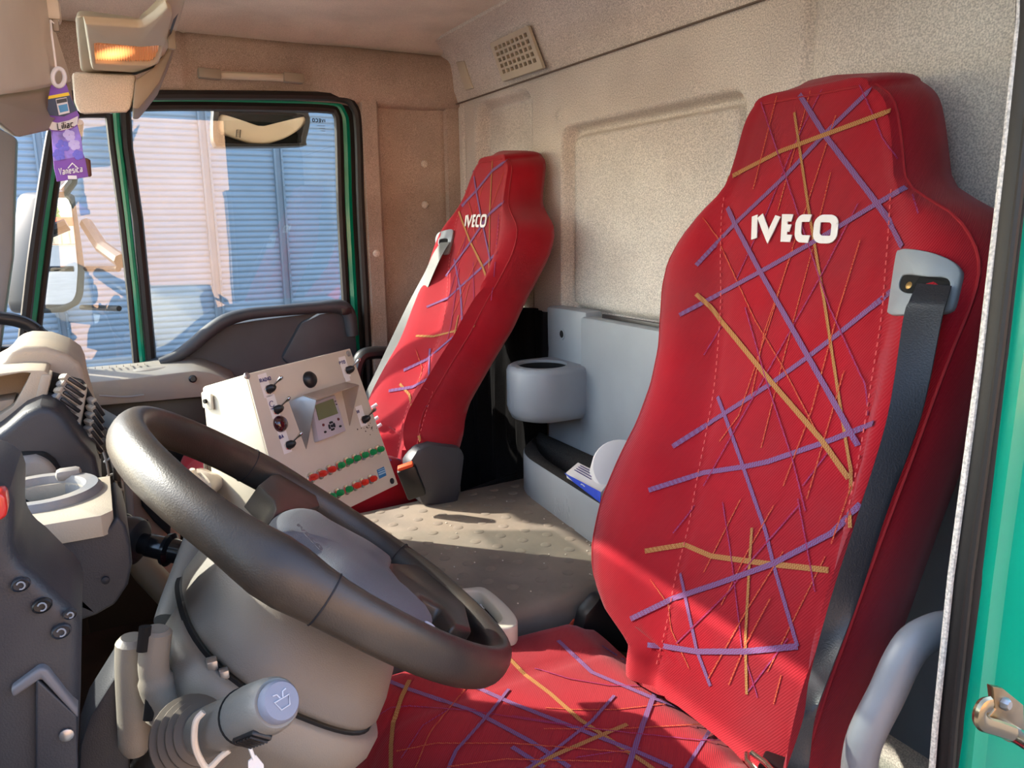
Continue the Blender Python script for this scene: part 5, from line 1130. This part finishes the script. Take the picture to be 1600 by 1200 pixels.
# power socket plug poking out of the block
pgp = thing('power_plug', 'black power plug in a socket on the dashboard block', 'plug', P(235, 855, x=.86))
a, b = P(205, 845, x=.87), P(278, 862, x=.84); dp = (b - a).normalized()
MB().lathe([(.024, -.012), (.026, .0), (.024, .008), (.018, .012)], a, dp, 28).build('socket_collar', black_plastic, pgp)
MB().tube([a + dp * -.01 + (Vector((0, 0, 1)) * math.cos(t) + dp.cross(Vector((0, 0, 1))) * math.sin(t)) * .0265 for t in np.linspace(0, 2 * math.pi, 33)[:-1]], .0012, 6, True).build('silver_ring', chrome, pgp)
MB().lathe([(.011, .0), (.011, .018), (.0125, .020), (.0125, .038), (.017, .040), (.018, .044), (.013, .047), (.012, .06), (.0135, .062), (.0135, .07)], a, dp, 24).build('plug_body', M('glossy_black', (16, 17, 20), .18), pgp, ang=40)
tag(MB().tube([P(205, 858, x=.98), P(232, 895, x=.96), P(275, 940, x=.93)], .016, 12).build('handbrake_tube', M('ochre_grey', (124, 108, 84), .55)), 'tan tube under the power plug', 'tube')
# near lower panel with red switch
nlp = thing('driver_side_panel', 'dark blue grey lower dash panel at the bottom left', 'panel', P(50, 1000, x=.48))
prismx('panel', [(-60, 740), (-4, 752), (14, 768), (22, 790), (21, 850), (26, 880), (60, 905), (98, 942), (124, 962), (128, 985), (126, 1090), (120, 1215), (120, 1260), (-60, 1260)], .50, .60, dash_grey, nlp, .012)
rs = prismx('red_switch', [(-12, 772), (2, 770), (9, 778), (12, 795), (10, 808), (2, 813), (-12, 815)], .490, .51, M('red_switch', (190, 36, 28), .3, coat=.4), nlp, .004)
for u, v, r_ in ((33, 912, 13), (66, 945, 14), (96, 985, 14), (110, 958, 10)):
    rr = r_ / 1200 * .47; c = P(u, v, x=.499)
    o = MB().lathe([(rr, 0), (rr, .002), (rr * .85, .003), (rr * .8, .0015), (rr * .1, .0012)], c, (-1, 0, 0), 24, sx=.8).build('round_knob', black_plastic if u == 66 else dash_grey, nlp)
    mb = MB(); mb.tube([c + Vector((-.003, rr * .4 * math.cos(t), rr * .45 * math.sin(t))) for t in np.linspace(.4, 5.2, 9)], .0005, 5); mb.build('knob_icon', M('pale_icon', (130, 134, 140), .6), o)
prismx('step_edge', [(16, 1078), (62, 1044), (74, 1046), (122, 1108), (122, 1125), (64, 1062), (20, 1092)], .494, .51, M('dash_edge', (96, 96, 100), .5), nlp, .002)
prismx('pull_recess', [(62, 1110), (70, 1104), (94, 1122), (92, 1128), (62, 1138)], .4985, .51, dark_hole, nlp, .001)
prismx('pocket_flap', [(56, 1068), (58, 1062), (120, 1120), (122, 1200), (116, 1260), (56, 1260)], .494, .50, dash_grey, nlp, .002)
MB().lathe([(.004, 0), (.004, .001), (.002, .002)], P(104, 1148, x=.493), (-1, 0, 0), 12).build('screw', steel, nlp)
# pedals' footwell side
MB().box((.62, .12, -.97), (.5, .5, .02)).build('trim_13', floor_mat, kind=ST)
# ================================================================== overhead
oc = thing('overhead_console', 'beige overhead console with a lit reading lamp above the windscreen', 'overhead console', P(190, 90, x=1.4))
# lamp face leans towards the driver
_a, _b, _c = P(117, 25, x=1.22), P(258, 0, x=1.20), P(145, 114, x=1.45)
on_ = (_b - _a).cross(_c - _a).normalized()
if on_.x > 0: on_ = -on_
def O(u, v, d=0.0): return PL(u, v, _a + on_ * -d, on_)
face = [(117, 25), (140, 26), (225, 31), (240, 18), (258, 0), (268, -20), (308, -20), (290, 0), (280, 40), (264, 74), (252, 102), (213, 117), (170, 117), (143, 116), (126, 112), (120, 60)]
mb = MB(); mb.prism([O(u, v, .012) for u, v in face], (.10, -.004, .03)); mb.build('housing', beige_plastic, oc, bevel=.006, seg=3)
mb = MB(); mb.ringplate([O(u, v, -.004) for u, v in ((134, 38), (223, 44), (243, 30), (262, 12), (270, 20), (262, 60), (248, 100), (212, 114), (145, 110))], [O(u, v, -.004) for u, v in ((147, 67), (180, 70), (220, 74), (253, 71), (247, 92), (240, 102), (200, 102), (150, 100))], -on_ * .012, 72); mb.build('lamp_surround', beige_plastic, oc, bevel=.003, ang=50)
lens = M('lamp_lens', (236, 164, 118), .2, emit=0.0)
ln = lens.node_tree.nodes; ll = lens.node_tree.links
tc = ln.new('ShaderNodeTexCoord'); gr = ln.new('ShaderNodeTexGradient'); gr.gradient_type = 'SPHERICAL'; mp = ln.new('ShaderNodeMapping')
bulb = O(179, 88) - oc.location
mp.inputs['Location'].default_value = [-q * 30 for q in bulb]; mp.inputs['Scale'].default_value = (30, 30, 30)
ll.new(tc.outputs['Object'], mp.inputs['Vector']); ll.new(mp.outputs[0], gr.inputs[0])
mr = ln.new('ShaderNodeMapRange'); mr.inputs[3].default_value = .06; mr.inputs[4].default_value = 1.7; ll.new(gr.outputs['Fac'], mr.inputs[0])
lb = ln['Principled BSDF']; ll.new(mr.outputs[0], lb.inputs['Emission Strength']); lb.inputs['Emission Color'].default_value = lin((255, 178, 104))
lq = [(147, 67), (180, 70), (220, 74), (253, 71), (247, 92), (240, 102), (200, 102), (150, 100)]
MB().prism([O(u, v, .004) for u, v in lq], -on_ * .004).build('lamp_lens', lens, oc, smooth=False)
mb = MB()
for k in range(25): u = 150 + 4.0 * k; mb.tube([O(u + .8, 69 + .05 * k, .003), O(u, 101, .003)], .0011, 5)
mb.build('lens_ribs', lens, oc)
mb = MB(); mb.prism([P(u, v, x=1.47) for u, v in ((112, 112), (143, 114), (214, 116), (210, 150), (204, 172), (198, 176), (124, 179), (116, 160))], (.12, 0, .02)); mb.build('felt_base', felt_roof, oc, bevel=.01)
mb = MB(); mb.prism([P(u, v, x=1.455) for u, v in ((207, 170), (211, 125), (240, 105), (262, 76), (276, 60), (268, 84), (250, 128), (232, 152), (217, 170))], (.14, -.006, 0)); mb.build('side_trim', beige_dark, oc, bevel=.006)
mb = MB(); mb.box((1.3, .03, .44), (.62, .20, .10)); mb.build('roof_pod', felt_roof, oc, bevel=.03)
MB().box(O(268, 62, -.003), (.008, .012, .028)).build('side_rocker', beige_dark, oc, bevel=.003)
mb = MB(); mb.prism([O(u, v, -.001) for u, v in ((271, 30), (279, 20), (268, 52), (262, 58))], (.003, 0, 0)); mb.build('side_switch', black_plastic, oc, bevel=.001)
# sun visors
vz = thing('sun_visor', 'large beige sun visor at the top left', 'sun visor', P(50, 100, x=.8))
def vis(name, px, mat, off=.0): 
    mb = MB(); mb.prism([P(u, v, x=x + off) for (u, v), x in px], (.004, .012, .008)); return mb.build(name, mat, vz, bevel=.004, seg=3)
vis('visor_blade', [((-80, -40), .62), ((64, -40), .95), ((74, 20), .99), ((92, 60), 1.02), ((112, 120), 1.05), ((113, 130), 1.055), ((60, 143), .9), ((0, 153), .72), ((-80, 165), .60)], beige_plastic)
vis('visor_flap', [((-80, 168), .60), ((0, 156), .72), ((60, 146), .9), ((112, 134), 1.05), ((117, 165), 1.06), ((116, 198), 1.06), ((80, 206), .95), ((34, 217), .80), ((27, 216), .78), ((0, 194), .70), ((-80, 150), .55)], beige_dark, .012)
cl = P(78, 18, x=.985)
mb = MB(); mb.box(cl, (.03, .020, .022)); mb.build('clip', beige_plastic, vz, bevel=.005)
mb = MB(); mb.box(cl + Vector((-.012, -.004, -.016)), (.008, .006, .012)); mb.build('clip_hook', beige_dark, vz, bevel=.002)
# air freshener
af = thing('air_freshener', 'purple lilac air freshener card hanging on a string from the visor clip', 'air freshener', P(100, 200, x=.965))
XA = .93
def A(u, v, d=0.0): return P(u, v, x=XA - d)
MB().tube(catmull([P(79, 32, x=.95), P(81, 55, x=XA), P(85, 85, x=XA), P(88, 110, x=XA)], 5), .0011, 6).build('string', white_paper, af)
mb = MB(); mb.tube(catmull([P(79, 32, x=.970), P(86, 37, x=.970), P(91, 32, x=.972)], 5), .0009, 6); mb.build('string_knot', white_paper, af)
ringc = [A(91.5 + 9.5 * math.cos(t), 121 + 14 * math.sin(t)) for t in np.linspace(0, 2 * math.pi, 25)[:-1]]
MB().tube(ringc, .0022, 8, True).build('hanging_ring', white_plastic, af)
body = [(79, 133), (103, 129), (110, 150), (118, 168), (124, 180), (121, 195), (127, 215), (130, 240), (133, 247), (139, 276), (89, 284), (84, 262), (82, 235), (80, 205), (73, 197), (72, 188), (74, 170), (76, 150)]
MB().prism([A(u, v) for u, v in body], (.003, 0, 0)).build('card', purple, af, bevel=.0006)
def pr(name, px, mat, d): return MB().prism([A(u, v, d) for u, v in px], (.0004, 0, 0)).build(name, mat, af, smooth=False)
pr('yellow_print', [(76, 150), (107, 144), (109, 149), (75, 155)], yellow_print, .0006); pr('photo_print', [(75, 155), (109, 149), (115, 163), (121, 172), (100, 182), (74, 180)], M('dark_photo', (48, 66, 92), .5), .0006)
pr('photo_print', [(87, 155), (104, 152), (109, 176), (92, 180)], white_plastic, .0010); pr('photo_print', [(91, 165), (105, 162), (107, 173), (94, 176)], blue_print, .0014); pr('photo_print', [(88, 156), (104, 153), (105, 159), (89, 162)], M('dash_print', (52, 58, 64), .5), .0014)
pr('white_band', [(72, 188), (90, 192), (108, 188), (122, 181), (121, 194), (112, 200), (96, 204), (80, 203), (73, 197)], white_paper, .0006)
pr('flower_print', [(82, 205), (96, 206), (112, 202), (121, 197), (127, 215), (130, 243), (84, 252), (82, 235)], lilac_print, .0006)
for u, v, r_ in ((108, 211, 5), (116, 226, 5), (98, 228, 6), (122, 242, 4), (92, 242, 5)):
    mb = MB(); c = A(u, v, .0014)
    for k in range(5): t = k * 1.2566; mb.lathe([(.0028, 0), (.001, .0004)], c + Vector((0, math.cos(t), math.sin(t))) * r_ * .0006, (-1, 0, 0), 8)
    mb.build('flower', M('pale_blossom', (196, 190, 244), .6) if u in (108, 116) else M('blue_blossom', (110, 110, 214), .6), af)
ux_ = (A(110, 195) - A(92, 199)); uy_ = Vector((0, .0, 1))
mb = MB(); word(mb, 'Liliac', A(91, 203, .0015), ux_, uy_, .0062, .0008, asp=.46, sp=.13); mb.build('printed_word', ink, af, smooth=False)
mb = MB(); word(mb, 'Vanesica', A(93, 273, .0015), A(121, 269) - A(93, 273), uy_, .0062, .0008, asp=.36, sp=.12); mb.build('printed_word', white_plastic, af, smooth=False)
mb = MB(); stroke(mb, [A(106, 263, .0015), A(113, 255, .0015), A(121, 262, .0015)], .0009, (-1, 0, 0)); mb.box(A(113, 277, .0012), (.0004, .008, .0035)); mb.build('printed_emblem', white_plastic, af, smooth=False)
MB().prism([A(133, 247), A(138, 250), A(140, 274), A(138, 276)], (.002, -.002, 0)).build('card_edge', M('brown_edge', (90, 56, 40), .7), af)

# ================================================================== outside
GZ = -2.3
MB().box((10, 0, GZ - .05), (200, 260, .1)).build('ground_asphalt', asphalt, kind=ST)
si = thing('grain_silo', 'corrugated galvanised silo wall with bolted posts beyond the passenger window', 'silo', (12.5, -1, GZ))
XS = 12.0; PIT = .083
mb = MB(); rows = []
zz = np.arange(GZ, 6.0, PIT / 8)
for z in zz: 
    d_ = -.018 * abs(math.sin(math.pi * z / PIT)) ** .6; rows.append([Vector((XS + d_, y, z)) for y in (-14, -6, 0, 3.2)])
mb.grid(rows); mb.build('corrugated_sheet', gal, si, ang=80)
for y in (2.05, 1.05, .05, -.95, -1.95, -2.95, -3.95, -4.95, -5.95):
    off = P(437, 300, x=XS).y - (-2.95); yy = y + off
    for s_ in (-.05, .05):
        MB().box((XS - .04, yy + s_, 2.3), (.09, .030, 9.2)).build('post_flange', gal_post, si, bevel=.006)
    MB().box((XS - .02, yy, 2.3), (.05, .12, 9.2)).build('post_web', gal_post, si)
    mb = MB()
    for z in np.arange(-1.5, 3.2, .19): mb.lathe([(.011, 0), (.011, .012), (.004, .016)], (XS - .087, yy - .05, z), (-1, 0, 0), 6)
    mb.build('bolts', gal, si, kind='stuff')
bw = MB(); bw.box((-9, -1, .3), (.3, 26, 5.2)); tag(bw.build('rendered_building', warm_wall_mat), 'warm rendered building face behind the open driver door, seen only as a reflection', 'building')
# exterior mirrors
km = thing('kerb_mirror', 'kerb mirror hung outside over the passenger window, painted cream reflection in a dark case', 'mirror', P(408, 200, x=2.35))
def K(u, v, d=0.0): return P(u, v, x=2.35 + d)
ho = [(334, 172), (345, 168), (470, 172), (482, 178), (485, 190), (478, 220), (470, 228), (350, 229), (338, 226), (333, 216)]
mb = MB(); mb.ringplate(catmull([K(u, v, -.03) for u, v in ho], 3, True), catmull([K(u, v, -.03) for u, v in ((342, 178), (360, 174), (460, 177), (478, 184), (476, 196), (470, 216), (462, 224), (352, 224), (342, 218))], 3, True), (.06, 0, 0), 72); mb.build('case_rim', M('mirror_case', (52, 48, 44), .4), km, bevel=.004, ang=50)
mb = MB(); mb.prism([K(u, v, .025) for u, v in ho], (.006, 0, 0)); mb.build('case_back', black_plastic, km)
cr = [(341, 190), (343, 182), (348, 179), (360, 186), (375, 192), (395, 196), (414, 197), (435, 195), (453, 190), (468, 184), (477, 182), (479, 187), (470, 200), (449, 214), (430, 221), (412, 225), (392, 223), (375, 218), (356, 211), (344, 205)]
mb = MB(); cp = catmull([K(u, v, -.02) for u, v in cr], 3, True); cc_ = sum(cp, Vector()) / len(cp)
rows = [[p + Vector((.03, 0, 0)) for p in cp], cp] + [[cc_ + (p - cc_) * k + Vector((-h, 0, 0)) for p in cp] for k, h in ((.92, .006), (.7, .010), (.35, .012))]
mb.grid(rows, True); mb.cap(rows[-1]); mb.build('cream_reflection', cream_mirror, km, ang=60)  # solid cream crescent, painting the reflection in the mirror face
mb = MB(); mb.tube([K(u, v, -.034) for u, v in ((370, 203), (376, 203), (375, 215), (369, 214))], .0012, 5, True); 
for k in range(4): stroke(mb, [K(370, 205 + 2.4 * k, -.034), K(375, 205 + 2.4 * k, -.034)], .0012, (-1, 0, 0))
mb.build('stamped_mark', M('brown_print', (92, 74, 60), .7), km)
MB().tube([K(408, 172, 0), K(408, 150, -.02), Vector((2.2, K(408, 150).y, .50))], .012, 8).build('bracket', black_plastic, km)
mmn = thing('side_mirror', 'large exterior mirror showing sky and yard outside the passenger quarter window', 'mirror', P(92, 400, x=2.52))
toC = Vector((-1, -.03, .02)).normalized(); refl = Vector((.12, -1, -.02)).normalized(); mn = (toC + refl).normalized()
mc = P(92, 398, x=2.52)
def Q(u, v, d=0.0): return PL(u, v, mc, mn) - mn * d
mg = [(66, 483), (60, 478), (62, 440), (66, 380), (70, 330), (73, 312), (82, 309), (104, 309), (111, 317), (117, 370), (122, 420), (119, 460), (112, 471), (92, 479)]
MB().prism([Q(u, v) for u, v in mg], -mn * .003).build('mirror_glass', mirror_mat, mmn, smooth=False)
mh = [(58, 490), (52, 470), (60, 380), (68, 310), (74, 300), (105, 299), (116, 306), (124, 360), (132, 420), (130, 460), (124, 475), (100, 488)]
MB().prism([Q(u, v, .004) for u, v in mh], -mn * .09).build('mirror_case', M('mirror_case_grey', (34, 37, 38), .5), mmn, bevel=.015, seg=3)
mb = MB(); mb.ringplate([Q(u, v, -.002) for u, v in mh], [Q(u, v, -.002) for u, v in mg], -mn * .012, 60); mb.build('rim', M('mirror_case_grey', (34, 37, 38), .5), mmn, bevel=.002, ang=50)
mb = MB(); mb.tube([P(135, 350, x=2.56), P(158, 385, x=2.42), P(190, 408, x=2.2)], .018, 8); mb.tube([P(135, 420, x=2.56), P(185, 420, x=2.35)], .008, 8); mb.tube([P(128, 480, x=2.56), P(186, 482, x=2.35)], .008, 8)
mb.tube([P(100, 300, x=2.56), P(112, 285, x=2.56), P(118, 230, x=2.56), P(122, 190, x=2.5)], .014, 8); mb.build('mirror_arm', M('mirror_case_grey', (34, 37, 38), .5), mmn)
# yard behind the truck, met in the mirror
ct = thing('container', 'long white container far behind the truck, seen in the side mirror', 'container', (22, -130, GZ))
mb = MB(); mb.box((22, -130, GZ + 1.5), (26, 2.4, 2.6)); mb.build('container_body', M('container_white', (150, 140, 122), .6), ct)
for k in range(24): MB().box((9.6 + 1.08 * k, -128.78, GZ + 1.5), (.14, .06, 2.4)).build('rib', M('container_rib', (128, 118, 102), .6), ct)
mb = MB(); mb.box((17, -138, GZ + 2.1), (14, 3, 4.2)); tag(mb.build('orange_shed', M('orange_shed', (170, 70, 42), .7), bevel=.05), 'orange shed behind the container in the mirror', 'shed')
for k in range(7):
    x, h = 8 + 4.2 * k + random.uniform(-.6, .6), random.uniform(6.0, 9.5)
    t = thing('conifer', 'dark green conifer behind the container in the mirror', 'tree', (x, -150 + random.uniform(-3, 3), GZ), 'conifers behind the yard')
    p0 = t.location
    mb = MB()
    for j in range(6): mb.lathe([(1.5 * (1 - j / 7), .8 + j * h / 7), (.1, .8 + (j + 1.6) * h / 7)], p0, (0, 0, 1), 9)
    mb.build('foliage', M('conifer_green', (58, 96, 52), .9, var=.3, vscale=2), t)
    MB().tube([p0, p0 + Vector((0, 0, 1.2))], .14, 8).build('trunk', M('bark', (84, 66, 50), .9), t)
